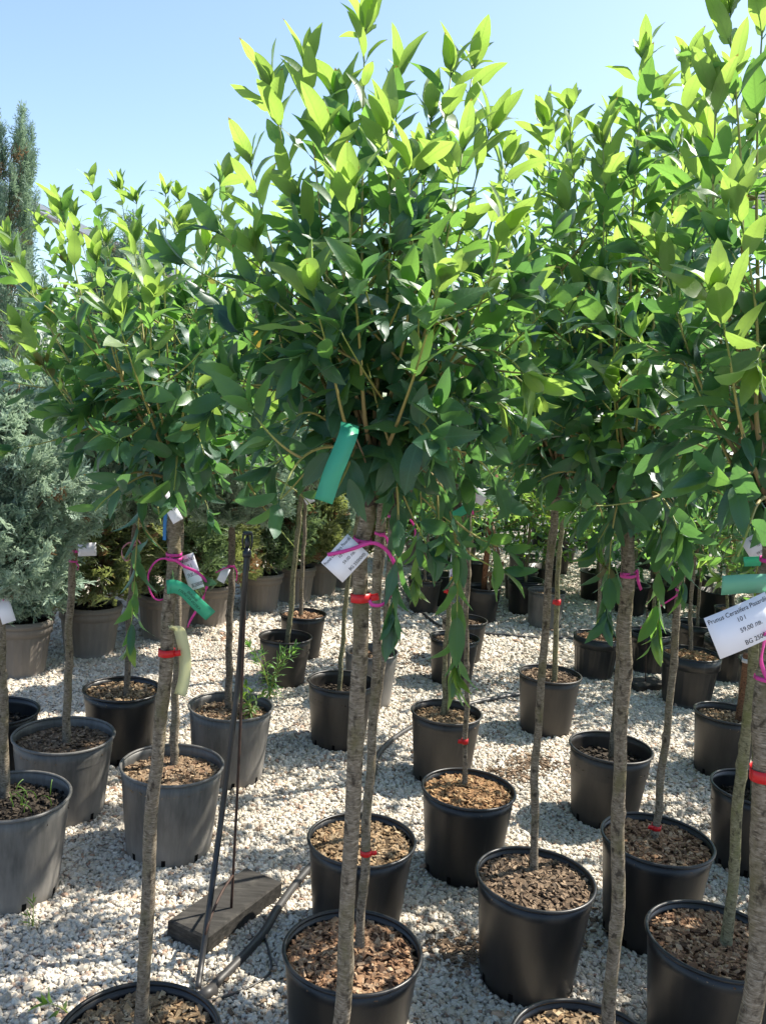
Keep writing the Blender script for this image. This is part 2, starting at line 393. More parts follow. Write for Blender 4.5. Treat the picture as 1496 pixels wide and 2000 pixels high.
CARDS = [{'c': (-0.05, 1.235, 1.37),
  'x': (0.6205, -0.04, 0.7832),
  'y': (-0.7793, 0.0796, 0.6215),
  'w': 0.0575,
  'h': 0.0428,
  'col': 'white',
  'text': ['Prunus Cerasifera Pissardii', '10 l', '59,00 лв.', 'BG 2500000'],
  'label': 'white price card printed with 59,00 tied by pink ribbon to the central trunk',
  'tree': 'T2',
  'tie': [(-0.075, 1.235, 1.374),
          (-0.054, 1.229, 1.381),
          (-0.037, 1.231, 1.387),
          (-0.021, 1.221, 1.396),
          (-0.006, 1.225, 1.397),
          (0.011, 1.235, 1.385),
          (0.025, 1.245, 1.36),
          (0.028, 1.245, 1.341),
          (0.023, 1.235, 1.325),
          (0.01, 1.225, 1.31),
          (-0.005, 1.223, 1.308),
          (-0.01, 1.225, 1.314)]},
 {'c': (0.462, 1.07, 1.353),
  'x': (0.8923, 0.1595, 0.4222),
  'y': (-0.4415, 0.114, 0.89),
  'w': 0.0874,
  'h': 0.0553,
  'col': 'white',
  'text': ['Prunus Cerasifera Pissardii', '10 l', '59,00 лв.', 'BG 2500000'],
  'label': 'large white price card on the thick red taped trunk',
  'tree': 'T5',
  'tie': [(0.49, 1.07, 1.346), (0.495, 1.082, 1.325), (0.503, 1.1, 1.3), (0.518, 1.113, 1.277), (0.529, 1.12, 1.269)]},
 {'c': (-0.377, 1.531, 1.385),
  'x': (0.5535, -0.2757, -0.7858),
  'y': (0.8271, 0.0714, 0.5575),
  'w': 0.0582,
  'h': 0.02,
  'col': 'white',
  'text': ['10 l   59,00 лв.'],
  'label': 'narrow white card under the leaves by a blue strip on the ribbon tied trunk',
  'tree': 'T1',
  'tie': [(-0.392, 1.531, 1.41), (-0.389, 1.561, 1.385), (-0.387, 1.621, 1.364)]},
 {'c': (-0.36, 1.641, 1.246),
  'x': (0.8391, -0.3757, 0.3934),
  'y': (-0.3778, 0.1176, 0.9184),
  'w': 0.0354,
  'h': 0.0689,
  'col': 'white',
  'text': ['Prunus Cerasifera Pissardii', '10 l', '59,00 лв.', 'BG 2500000'],
  'label': 'white price card hung upright on pink ribbon beside the green label',
  'tree': 'T1',
  'tie': [(-0.395, 1.611, 1.275),
          (-0.381, 1.611, 1.272),
          (-0.365, 1.616, 1.261),
          (-0.345, 1.629, 1.25),
          (-0.332, 1.641, 1.234),
          (-0.328, 1.641, 1.218),
          (-0.335, 1.651, 1.195),
          (-0.346, 1.651, 1.172),
          (-0.358, 1.651, 1.148),
          (-0.363, 1.651, 1.134)]},
 {'c': (-1.044, 3.057, 0.996),
  'x': (0.9942, 0.0137, 0.1071),
  'y': (-0.108, 0.1263, 0.9861),
  'w': 0.0658,
  'h': 0.0475,
  'col': 'white',
  'text': None,
  'label': 'small blank white card tied in pink to the straight trunk',
  'tree': 'T15',
  'tie': [(-1.106, 3.051, 0.987), (-1.084, 3.035, 0.99), (-1.074, 3.052, 0.989)]},
 {'c': (-1.119, 2.566, 0.887),
  'x': (0.9259, 0.048, 0.3748),
  'y': (-0.3778, 0.1176, 0.9184),
  'w': 0.0434,
  'h': 0.0775,
  'col': 'white',
  'text': None,
  'label': 'white card hung on the tree rising from the grassy pot',
  'tree': 'T18',
  'tie': [(-1.121, 2.546, 0.943), (-1.123, 2.566, 0.919)]},
 {'c': (-0.633, 3.495, 0.847),
  'x': (0.8096, -0.535, -0.2415),
  'y': (0.3551, 0.1188, 0.9272),
  'w': 0.0419,
  'h': 0.0629,
  'col': 'white',
  'text': None,
  'label': 'small white tag turned edgewise on the dark mottled trunk',
  'tree': 'T17',
  'tie': [(-0.663, 3.495, 0.853), (-0.626, 3.493, 0.874), (-0.594, 3.503, 0.88), (-0.579, 3.505, 0.858), (-0.579, 3.507, 0.821)]},
 {'c': (-0.456, 5.215, 0.986),
  'x': (0.8729, 0.062, 0.4839),
  'y': (-0.4879, 0.1109, 0.8658),
  'w': 0.0556,
  'h': 0.0741,
  'col': 'white',
  'text': None,
  'label': 'small white tag tied in pink to the slender far stem',
  'tree': 'T21',
  'tie': [(-0.501, 5.215, 1.017), (-0.47, 5.215, 1.016)]},
 {'c': (0.325, 2.939, 1.304),
  'x': (0.8711, -0.2306, -0.4335),
  'y': (0.4664, 0.1124, 0.8774),
  'w': 0.0452,
  'h': 0.0556,
  'col': 'white',
  'text': None,
  'label': 'small white card hung beside a green strip on the thin stem',
  'tree': 'T5t',
  'tie': [(0.288, 2.929, 1.316), (0.306, 2.939, 1.32)]},
 {'c': (0.555, 1.27, 1.43),
  'x': (0.807, 0.075, 0.5858),
  'y': (-0.5906, 0.1025, 0.8004),
  'w': 0.0407,
  'h': 0.0347,
  'col': 'grey',
  'text': ['Prunus', '10 l', '59,00 лв.'],
  'label': 'greyish price card behind the two green strips',
  'tree': 'T5',
  'tie': [(0.571, 1.27, 1.442), (0.58, 1.27, 1.435)]}]
STRIPS = [{'pts': [(-0.049, 1.09, 1.568), (-0.049, 1.065, 1.556), (-0.055, 1.055, 1.535), (-0.064, 1.05, 1.508), (-0.073, 1.05, 1.473)],
  'w': 0.023,
  'col': 'green',
  'label': 'long blank green strip hanging under the tall glossy crown',
  'text': None,
  'name': 'plant_label',
  'tree': 'T2'},
 {'pts': [(-0.398, 1.615, 1.22), (-0.38, 1.609, 1.223), (-0.361, 1.609, 1.215), (-0.34, 1.613, 1.194), (-0.313, 1.619, 1.169)],
  'w': 0.0262,
  'col': 'green',
  'label': 'green strip printed with two black lines on the ribbon tied trunk',
  'text': ['ВИШНЯ', 'ГЛОБОЗА РОЗЕА'],
  'name': 'plant_label',
  'tree': 'T1'},
 {'pts': [(0.528, 1.12, 1.404), (0.49, 1.095, 1.404), (0.46, 1.085, 1.403), (0.432, 1.08, 1.4)],
  'w': 0.0254,
  'col': 'palegreen',
  'label': 'pale green curved strip on the thick red taped trunk',
  'text': None,
  'name': 'plant_label',
  'tree': 'T5'},
 {'pts': [(0.543, 1.16, 1.427), (0.524, 1.18, 1.42), (0.502, 1.19, 1.415)],
  'w': 0.0138,
  'col': 'green',
  'label': 'deeper green strip above the pale green one',
  'text': None,
  'name': 'plant_label',
  'tree': 'T5'},
 {'pts': [(0.296, 2.927, 1.268), (0.276, 2.923, 1.255), (0.249, 2.921, 1.237), (0.226, 2.921, 1.222)],
  'w': 0.0295,
  'col': 'green',
  'label': 'small green strip with a punched hole on the thin stem',
  'text': None,
  'name': 'plant_label',
  'tree': 'T5t'},
 {'pts': [(-0.403, 1.611, 1.391), (-0.407, 1.621, 1.362), (-0.409, 1.625, 1.332), (-0.409, 1.628, 1.307)],
  'w': 0.0067,
  'col': 'blue',
  'label': 'narrow blue plastic strip beside the narrow white card',
  'text': None,
  'name': 'plastic_strip',
  'tree': 'T1'},
 {'pts': [(-0.392, 1.627, 1.138), (-0.376, 1.633, 1.133), (-0.37, 1.641, 1.111), (-0.365, 1.651, 1.073), (-0.365, 1.651, 1.031), (-0.372, 1.651, 0.996)],
  'w': 0.0236,
  'col': 'yellow',
  'label': 'translucent pale yellow strap looped and hanging from the trunk',
  'text': None,
  'name': 'plastic_strap',
  'tree': 'T1'}]
TAPES = [('T1', (-0.385, 1.641, 1.084), 0.0139, 'red band across the ribbon tied trunk, above the pale chip pot'),
 ('T2', (-0.027, 1.27, 1.306), 0.013, 'wide red clip band on the trunk with the price card'),
 ('T2b', (0.013, 1.968, 0.523), 0.0135, 'small red band low on the slim stem'),
 ('T5t', (0.345, 2.939, 0.429), 0.018, 'red tape knot low on the thin stem in orange chips'),
 ('T5', (0.537, 1.13, 1.137), 0.0167, 'wide red tape round the thick trunk'),
 ('T11t', (0.927, 2.596, 0.339), 0.0161, 'red tape round the leaning tree just above reddish chips'),
 ('T9t', (0.888, 4.204, 0.676), 0.0277, 'orange red tape knot on the stem where the hose ends'),
 ('T6t', (0.324, 3.645, 0.81), 0.0197, 'red dot of tape on the staked stem')]
RIBBONS = [([(-0.398, 1.621, 1.273), (-0.414, 1.626, 1.271), (-0.429, 1.631, 1.259), (-0.439, 1.636, 1.237), (-0.439, 1.641, 1.213), (-0.43, 1.641, 1.193), (-0.417, 1.641, 1.187), (-0.403, 1.653, 1.192)],
  'T1',
  'thin pink ribbon loop standing out from the trunk with the green label'),
 ([(-0.005, 1.948, 1.297), (0.009, 1.946, 1.296), (0.017, 1.948, 1.281), (0.017, 1.952, 1.266)], 'T2b', 'pink ribbon tied on the slim stem beside the price card'),
 ([(0.034, 2.486, 1.266), (0.071, 2.506, 1.266), (0.092, 2.516, 1.247), (0.099, 2.516, 1.217), (0.093, 2.516, 1.191)], 'T4t', 'curled pink ribbon end among the drooping leaves'),
 ([(0.268, 2.925, 1.341), (0.28, 2.925, 1.325), (0.291, 2.926, 1.282), (0.305, 2.926, 1.239)], 'T5t', 'bright pink ribbon tied above the small green strip'),
 ([(0.474, 1.675, 1.298), (0.48, 1.667, 1.299), (0.495, 1.673, 1.3), (0.504, 1.683, 1.305), (0.509, 1.683, 1.285), (0.52, 1.693, 1.266)],
  'T4',
  'pink ribbon tied round the bare trunk above coarse tan chips'),
 ([(0.914, 2.584, 1.102), (0.899, 2.586, 1.077), (0.83, 2.576, 1.025), (0.831, 2.576, 0.99), (0.82, 2.576, 0.974), (0.802, 2.576, 0.975)],
  'T11t',
  'loose bright pink ribbon end hooked among hanging leaves'),
 ([(-1.081, 3.061, 0.942), (-1.073, 3.059, 0.934), (-1.077, 3.061, 0.915)], 'T15', 'small pink knot below the small blank card'),
 ([(-1.021, 3.559, 0.935), (-1.042, 3.559, 0.938), (-1.068, 3.561, 0.91), (-1.066, 3.561, 0.875), (-1.044, 3.56, 0.862), (-1.031, 3.559, 0.906), (-1.009, 3.559, 0.951), (-0.992, 3.561, 0.937)],
  'T16',
  'faded pink bow on the stem in tan chips')]
RISER = [(-0.397, 2.128, 0.02), (-0.404, 2.22, 0.075), (-0.4, 2.36, 0.346), (-0.388, 2.42, 0.631), (-0.383, 2.45, 0.806), (-0.375, 2.414, 1.043), (-0.374, 2.426, 1.141)]
ROD = [(-0.366, 2.434, 0.05), (-0.366, 2.426, 0.505), (-0.373, 2.426, 0.981), (-0.375, 2.426, 1.144)]
HEADP = ((-0.375, 2.426, 1.144), (-0.376, 2.426, 1.203))
ROD2 = ((1.645, 5.071, 0.04), (1.605, 5.071, 0.485))


# ------------------------------------------------------------------ helpers
def rs(seed):
    return np.random.RandomState(seed)

class MB:
    """collects vertices, faces and uv for ONE mesh"""
    def __init__(self):
        self.v, self.f, self.uv, self.n = [], [], [], 0
    def add(self, V, F, UV=None):
        V = np.asarray(V, float)
        self.v.append(V)
        for fc in F:
            self.f.append(tuple(i + self.n for i in fc))
        self.uv.append(np.zeros((len(V), 2)) if UV is None else np.asarray(UV, float))
        self.n += len(V)
    def mesh(self, name, mat, smooth=True):
        V = np.concatenate(self.v)
        me = bpy.data.meshes.new(name)
        me.from_pydata(V.tolist(), [], self.f)
        U = np.concatenate(self.uv)
        ul = me.uv_layers.new(name='uv')
        li = np.zeros(len(me.loops), dtype=np.int32)
        me.loops.foreach_get('vertex_index', li)
        ul.data.foreach_set('uv', U[li].astype(np.float32).ravel())
        if smooth:
            me.polygons.foreach_set('use_smooth', np.ones(len(me.polygons), bool))
        if mat:
            me.materials.append(mat)
        me.update()
        return me
    def build(self, name, mat, parent=None, smooth=True):
        return link(name, self.mesh(name, mat, smooth), parent)

def ngon_mesh(name, V, F, U, mats, mi=None, smooth=True):
    """mesh from arrays; F is (n, k) with k corners per face"""
    V = np.asarray(V, np.float32).reshape(-1, 3); F = np.asarray(F, np.int32)
    n, k = F.shape
    me = bpy.data.meshes.new(name)
    me.vertices.add(len(V)); me.vertices.foreach_set('co', V.ravel())
    me.loops.add(n * k); me.loops.foreach_set('vertex_index', F.ravel())
    me.polygons.add(n); me.polygons.foreach_set('loop_start', np.arange(n, dtype=np.int32) * k)
    for m in mats: me.materials.append(m)
    if mi is not None: me.polygons.foreach_set('material_index', np.asarray(mi, np.int32))
    me.polygons.foreach_set('use_smooth', np.full(n, smooth))
    ul = me.uv_layers.new(name='uv')
    ul.data.foreach_set('uv', np.asarray(U, np.float32)[F.ravel()].ravel())
    me.update(calc_edges=True); me.validate()
    return me

def link(name, data, parent=None):
    o = bpy.data.objects.new(name, data)
    COL.objects.link(o)
    if parent is not None:
        o.parent = parent
    return o

def empty(name, loc):
    o = bpy.data.objects.new(name, None)
    o.empty_display_size = 0.05
    COL.objects.link(o)
    o.location = loc
    return o

def tag(o, label=None, cat=None, group=None, kind=None):
    if label: o['label'] = label
    if cat: o['category'] = cat
    if group: o['group'] = group
    if kind: o['kind'] = kind
    return o

def quads_grid(nu, nv, closed=True):
    F = []
    for j in range(nv - 1):
        for i in range(nu if closed else nu - 1):
            a = j * nu + i; b = j * nu + (i + 1) % nu
            F.append((a, b, b + nu, a + nu))
    return F

def lathe(mb, prof, seg=48, wob=None):
    th = np.linspace(0, 2 * np.pi, seg, endpoint=False)
    V = []; UV = []
    for r, z in prof:
        rr = r * np.ones(seg) if wob is None else r * (1 + wob(th))
        V.append(np.stack([rr * np.cos(th), rr * np.sin(th), np.full(seg, z)], -1))
        UV.append(np.stack([th / 6.283, np.full(seg, z)], -1))
    mb.add(np.concatenate(V), quads_grid(seg, len(prof)), np.concatenate(UV))

def spline(pts, n):
    """Catmull-Rom through points"""
    P = np.asarray(pts, float)
    if len(P) == 2:
        t = np.linspace(0, 1, n)[:, None]
        return P[0] * (1 - t) + P[1] * t
    Q = np.vstack([2 * P[0] - P[1], P, 2 * P[-1] - P[-2]])
    out = []
    m = len(P) - 1
    for k in np.linspace(0, m, n):
        i = min(int(k), m - 1); t = k - i
        p0, p1, p2, p3 = Q[i], Q[i + 1], Q[i + 2], Q[i + 3]
        out.append(0.5 * ((2 * p1) + (-p0 + p2) * t + (2 * p0 - 5 * p1 + 4 * p2 - p3) * t * t + (-p0 + 3 * p1 - 3 * p2 + p3) * t ** 3))
    return np.array(out)

def frames(C):
    T = np.gradient(C, axis=0)
    T /= np.linalg.norm(T, axis=1)[:, None] + 1e-12
    ref = np.array([0.0, 1.0, 0.05]) if abs(T[0][1]) < 0.9 else np.array([1.0, 0, 0])
    N = []
    n = ref - T[0] * (ref @ T[0]); n /= np.linalg.norm(n)
    for t in T:
        n = n - t * (n @ t); n /= np.linalg.norm(n) + 1e-12
        N.append(n)
    N = np.array(N)
    return T, N, np.cross(T, N)

def tube(mb, C, rad, seg=8, cap=True, radfun=None):
    C = np.asarray(C, float)
    T, N, B = frames(C)
    th = np.linspace(0, 2 * np.pi, seg, endpoint=False)
    rad = np.broadcast_to(np.asarray(rad, float), (len(C),))
    V = []; UV = []
    L = np.concatenate([[0], np.cumsum(np.linalg.norm(np.diff(C, axis=0), axis=1))])
    for i in range(len(C)):
        r = rad[i] * (np.ones(seg) if radfun is None else radfun(i, th))
        V.append(C[i] + r[:, None] * (np.cos(th)[:, None] * N[i] + np.sin(th)[:, None] * B[i]))
        UV.append(np.stack([th / 6.283, np.full(seg, L[i])], -1))
    F = quads_grid(seg, len(C))
    if cap:
        F = F + [tuple(range(seg))[::-1], tuple(range((len(C) - 1) * seg, len(C) * seg))]
    mb.add(np.concatenate(V), F, np.concatenate(UV))

BOXF = [(0, 3, 2, 1), (4, 5, 6, 7), (0, 1, 5, 4), (1, 2, 6, 5), (2, 3, 7, 6), (3, 0, 4, 7)]
BOXV = np.array([(-1, -1, -1), (1, -1, -1), (1, 1, -1), (-1, 1, -1), (-1, -1, 1), (1, -1, 1), (1, 1, 1), (-1, 1, 1)], float) * 0.5
def box(mb, c, s, M=None):
    V = BOXV * np.asarray(s, float)
    if M is not None:
        V = V @ np.asarray(M).T
    mb.add(V + np.asarray(c, float), BOXF)

def ribbon(mb, C, width, thick, wdir, twist=None):
    """flat strip swept along C; wdir = direction of its width"""
    C = np.asarray(C, float)
    T, N, B = frames(C)
    V = []; n = len(C)
    for i in range(n):
        w = np.asarray(wdir, float)
        w = w - T[i] * (w @ T[i]); w /= np.linalg.norm(w) + 1e-9
        if twist is not None:
            a = twist * i / n
            w = math.cos(a) * w + math.sin(a) * np.cross(T[i], w)
        q = np.cross(T[i], w)
        for sx, sy in ((-1, -1), (1, -1), (1, 1), (-1, 1)):
            V.append(C[i] + w * sx * width / 2 + q * sy * thick / 2)
    F = quads_grid(4, n) + [(3, 2, 1, 0), ((n - 1) * 4, (n - 1) * 4 + 1, (n - 1) * 4 + 2, (n - 1) * 4 + 3)]
    mb.add(V, F)

# ------------------------------------------------------------------ materials
class NT:
    def __init__(self, name):
        self.m = bpy.data.materials.new(name)
        self.m.use_nodes = True
        self.t = self.m.node_tree
        self.t.nodes.clear()
        self.out = self.t.nodes.new('ShaderNodeOutputMaterial')
    def n(self, typ, **kw):
        nd = self.t.nodes.new(typ)
        for k, v in kw.items():
            if k.startswith('i_'):
                nd.inputs[k[2:].replace('_', ' ')].default_value = v
            else:
                setattr(nd, k, v)
        return nd
    def l(self, a, b):
        self.t.links.new(a, b)
    def ramp(self, fac, stops, interp='LINEAR'):
        r = self.n('ShaderNodeValToRGB')
        r.color_ramp.interpolation = interp
        e = r.color_ramp.elements
        while len(e) < len(stops):
            e.new(0.5)
        for el, (p, c) in zip(e, stops):
            el.position = p
            el.color = (*c, 1) if len(c) == 3 else c
        self.l(fac, r.inputs[0])
        return r.outputs[0]
    def math(self, op, a, b=None, c=None):
        nd = self.n('ShaderNodeMath', operation=op)
        for i, x in enumerate((a, b, c)):
            if x is None: continue
            if isinstance(x, (int, float)): nd.inputs[i].default_value = x
            else: self.l(x, nd.inputs[i])
        return nd.outputs[0]
    def mix(self, fac, a, b, blend='MIX'):
        nd = self.n('ShaderNodeMix', data_type='RGBA', blend_type=blend)
        for s, x in ((nd.inputs[0], fac), (nd.inputs[6], a), (nd.inputs[7], b)):
            if isinstance(x, (int, float)): s.default_value = x
            elif isinstance(x, tuple): s.default_value = (*x, 1)
            else: self.l(x, s)
        return nd.outputs[2]
    def noise(self, vec, scale, detail=3, rough=0.55):
        nd = self.n('ShaderNodeTexNoise')
        nd.inputs['Scale'].default_value = scale
        nd.inputs['Detail'].default_value = detail
        nd.inputs['Roughness'].default_value = rough
        if vec is not None: self.l(vec, nd.inputs['Vector'])
        return nd.outputs['Fac']
    def coord(self, which='Object', scale=None):
        tc = self.n('ShaderNodeTexCoord').outputs[which]
        if scale:
            mp = self.n('ShaderNodeMapping')
            mp.inputs['Scale'].default_value = scale
            self.l(tc, mp.inputs['Vector'])
            return mp.outputs[0]
        return tc
    def bump(self, h, strength, dist=0.002):
        b = self.n('ShaderNodeBump')
        b.inputs['Strength'].default_value = strength
        b.inputs['Distance'].default_value = dist
        self.l(h, b.inputs['Height'])
        return b.outputs[0]
    def principled(self, col, rough=0.6, spec=0.5, normal=None, **kw):
        p = self.n('ShaderNodeBsdfPrincipled')
        for s, x in (('Base Color', col), ('Roughness', rough), ('Specular IOR Level', spec)):
            if isinstance(x, (int, float)): p.inputs[s].default_value = x
            elif isinstance(x, tuple): p.inputs[s].default_value = (*x, 1)
            else: self.l(x, p.inputs[s])
        for k, v in kw.items():
            p.inputs[k].default_value = v
        if normal is not None: self.l(normal, p.inputs['Normal'])
        self.l(p.outputs[0], self.out.inputs[0])
        return p

def mat_plain(name, col, rough=0.6, spec=0.4, noise_amt=0.15, scale=40, bumpy=0.0):
    t = NT(name)
    nz = t.noise(t.coord('Object'), scale, 4)
    lo = tuple(c * (1 - noise_amt) for c in col); hi = tuple(min(1, c * (1 + noise_amt)) for c in col)
    c = t.ramp(nz, [(0.3, lo), (0.7, hi)])
    t.principled(c, rough, spec, t.bump(nz, bumpy) if bumpy else None)
    return t.m

def leaf_mat(name, dark, light, trans, tmix, gloss=0.42):
    t = NT(name)
    uv = t.coord('UV')
    sp = t.n('ShaderNodeSeparateXYZ'); t.l(uv, sp.inputs[0])
    u, v = sp.outputs[0], sp.outputs[1]
    au = t.math('ABSOLUTE', u)
    mid = t.math('LESS_THAN', au, 0.045)
    # lateral veins leave the midrib obliquely
    ph = t.math('SUBTRACT', t.math('MULTIPLY', v, 11.0), t.math('MULTIPLY', au, 2.6))
    fr = t.math('FRACT', ph)
    vein = t.math('LESS_THAN', t.math('ABSOLUTE', t.math('SUBTRACT', fr, 0.5)), 0.055)
    rnd = t.n('ShaderNodeObjectInfo').outputs['Random']
    isl = t.n('ShaderNodeNewGeometry').outputs['Random Per Island']
    k = t.math('FRACT', t.math('ADD', rnd, isl))
    nz = t.noise(t.coord('Object'), 3.0, 3)
    kk = t.math('ADD', t.math('MULTIPLY', k, 0.75), t.math('MULTIPLY', nz, 0.3))
    base = t.ramp(kk, [(0.1, dark), (0.9, light)])
    vc = t.mix(0.5, base, tuple(min(1, c * 2.2 + 0.02) for c in light))
    col = t.mix(vein, base, t.mix(0.6, base, vc))
    col = t.mix(mid, col, vc)
    # blemishes: brown specks and scorched tips on some leaves
    spk = t.math('GREATER_THAN', t.noise(t.coord('Object', (5.5, 5.5, 5.5)), 1.0, 2, 0.5), 0.715)
    tip = t.math('MULTIPLY', t.math('GREATER_THAN', t.math('ADD', v, t.math('MULTIPLY', nz, 0.12)), 1.0), t.math('GREATER_THAN', k, 0.72))
    bad = t.math('MAXIMUM', t.math('MULTIPLY', spk, 0.7), t.math('MULTIPLY', tip, 0.8))
    col = t.mix(bad, col, (0.13, 0.085, 0.03))
    tcol = t.mix(kk, tuple(c * 0.72 for c in trans), trans)
    tcol = t.mix(t.math('MULTIPLY', vein, 0.45), tcol, tuple(c * 0.62 for c in trans))
    tcol = t.mix(t.math('MULTIPLY', mid, 0.6), tcol, tuple(c * 0.55 for c in trans))
    tcol = t.mix(bad, tcol, (0.20, 0.12, 0.03))
    bmp = t.bump(t.math('ADD', t.math('MULTIPLY', vein, -0.5), t.math('MULTIPLY', nz, 0.8)), 0.35, 0.002)
    d = t.n('ShaderNodeBsdfDiffuse'); t.l(col, d.inputs[0]); t.l(bmp, d.inputs['Normal'])
    tr = t.n('ShaderNodeBsdfTranslucent'); t.l(tcol, tr.inputs[0]); t.l(bmp, tr.inputs['Normal'])
    m1 = t.n('ShaderNodeMixShader'); m1.inputs[0].default_value = tmix
    t.l(d.outputs[0], m1.inputs[1]); t.l(tr.outputs[0], m1.inputs[2])
    g = t.n('ShaderNodeBsdfGlossy'); g.inputs['Roughness'].default_value = gloss; g.inputs[0].default_value = (0.9, 0.95, 1, 1)
    t.l(bmp, g.inputs['Normal'])
    lw = t.n('ShaderNodeLayerWeight'); lw.inputs[0].default_value = 0.5
    ff = t.math('ADD', t.math('MULTIPLY', t.math('POWER', lw.outputs['Facing'], 4.0), 0.30), 0.032)
    m2 = t.n('ShaderNodeMixShader'); t.l(ff, m2.inputs[0])
    t.l(m1.outputs[0], m2.inputs[1]); t.l(g.outputs[0], m2.inputs[2])
    t.l(m2.outputs[0], t.out.inputs[0])
    return t.m

M_LEAF_OLD = leaf_mat('leaf_mature', (0.016, 0.062, 0.042), (0.036, 0.106, 0.054), (0.15, 0.35, 0.080), 0.50, 0.38)
M_LEAF_MID = leaf_mat('leaf_green', (0.036, 0.100, 0.030), (0.066, 0.155, 0.042), (0.25, 0.51, 0.085), 0.56, 0.40)
M_LEAF_NEW = leaf_mat('leaf_young', (0.070, 0.145, 0.032), (0.120, 0.205, 0.048), (0.43, 0.66, 0.11), 0.62, 0.44)
M_LEAF_LIME = leaf_mat('leaf_lime', (0.07, 0.15, 0.02), (0.12, 0.21, 0.03), (0.34, 0.56, 0.06), 0.5, 0.5)
M_LEAF_YEL = leaf_mat('leaf_yellowed', (0.26, 0.17, 0.03), (0.34, 0.24, 0.05), (0.5, 0.36, 0.06), 0.45, 0.5)
M_LEAF_DRY = leaf_mat('leaf_dry', (0.13, 0.07, 0.03), (0.26, 0.16, 0.08), (0.3, 0.18, 0.08), 0.3, 0.6)
M_CON_BLUE = leaf_mat('cypress_blue_green', (0.20, 0.31, 0.235), (0.38, 0.49, 0.37), (0.42, 0.55, 0.38), 0.46, 0.6)
M_CON_OLIVE = leaf_mat('cypress_olive', (0.085, 0.125, 0.045), (0.20, 0.235, 0.085), (0.32, 0.38, 0.11), 0.42, 0.6)
M_CON_TALL = leaf_mat('cypress_grey_green', (0.10, 0.18, 0.12), (0.20, 0.29, 0.19), (0.32, 0.46, 0.28), 0.45, 0.6)
M_CON_GREEN = leaf_mat('cypress_green', (0.055, 0.105, 0.05), (0.12, 0.19, 0.08), (0.22, 0.33, 0.12), 0.42, 0.6)

def bark_mat(name, dark, mid, light, moss):
    t = NT(name)
    fine = t.noise(t.coord('Object', (90, 90, 170)), 1.0, 6, 0.72)
    dash = t.noise(t.coord('Object', (75, 75, 520)), 1.0, 1, 0.4)
    big = t.noise(t.coord('Object', (26, 26, 12)), 1.0, 4)
    pat = t.noise(t.coord('Object', (70, 70, 45)), 1.0, 3)
    c = t.ramp(fine, [(0.30, dark), (0.48, mid), (0.70, light)])
    c = t.mix(t.ramp(dash, [(0.60, (0, 0, 0)), (0.70, (0.75, 0.75, 0.75))]), c, tuple(min(1, x * 1.15) for x in light))
    c = t.mix(t.ramp(dash, [(0.30, (0.7, 0.7, 0.7)), (0.38, (0, 0, 0))]), c, tuple(x * 0.8 for x in dark))
    c = t.mix(t.ramp(big, [(0.50, (0, 0, 0)), (0.70, (0.8, 0.8, 0.8))]), c, moss)
    c = t.mix(t.ramp(pat, [(0.56, (0, 0, 0)), (0.68, (0.85, 0.85, 0.85))]), c, tuple(x * 0.5 for x in dark))
    h = t.math('ADD', t.math('MULTIPLY', fine, 0.7), t.math('ADD', pat, t.math('MULTIPLY', dash, 0.4)))
    t.principled(c, 0.8, 0.25, t.bump(h, 0.6, 0.004))
    return t.m
M_BARK = bark_mat('bark_grey', (0.060, 0.046, 0.032), (0.165, 0.135, 0.098), (0.29, 0.25, 0.195), (0.125, 0.110, 0.052))
M_BARK_D = bark_mat('bark_mottled', (0.045, 0.034, 0.026), (0.13, 0.105, 0.078), (0.23, 0.20, 0.16), (0.085, 0.07, 0.045))
M_BARK_M = bark_mat('bark_mossy', (0.07, 0.06, 0.035), (0.17, 0.155, 0.09), (0.27, 0.25, 0.16), (0.15, 0.155, 0.055))
M_SCION = bark_mat('bark_graft_dark', (0.022, 0.018, 0.016), (0.055, 0.045, 0.038), (0.11, 0.095, 0.08), (0.04, 0.034, 0.026))

def shoot_mat():
    t = NT('shoot_bark')
    uv = t.coord('UV')
    sp = t.n('ShaderNodeSeparateXYZ'); t.l(uv, sp.inputs[0])
    nz = t.noise(t.coord('Object'), 90, 3)
    k = t.math('ADD', sp.outputs[1], t.math('MULTIPLY', t.math('SUBTRACT', nz, 0.5), 0.25))
    c = t.ramp(k, [(0.0, (0.10, 0.078, 0.055)), (0.22, (0.20, 0.145, 0.075)), (0.6, (0.28, 0.24, 0.07)), (0.95, (0.22, 0.28, 0.06))])
    t.principled(c, 0.55, 0.4)
    return t.m
M_SHOOT = shoot_mat()

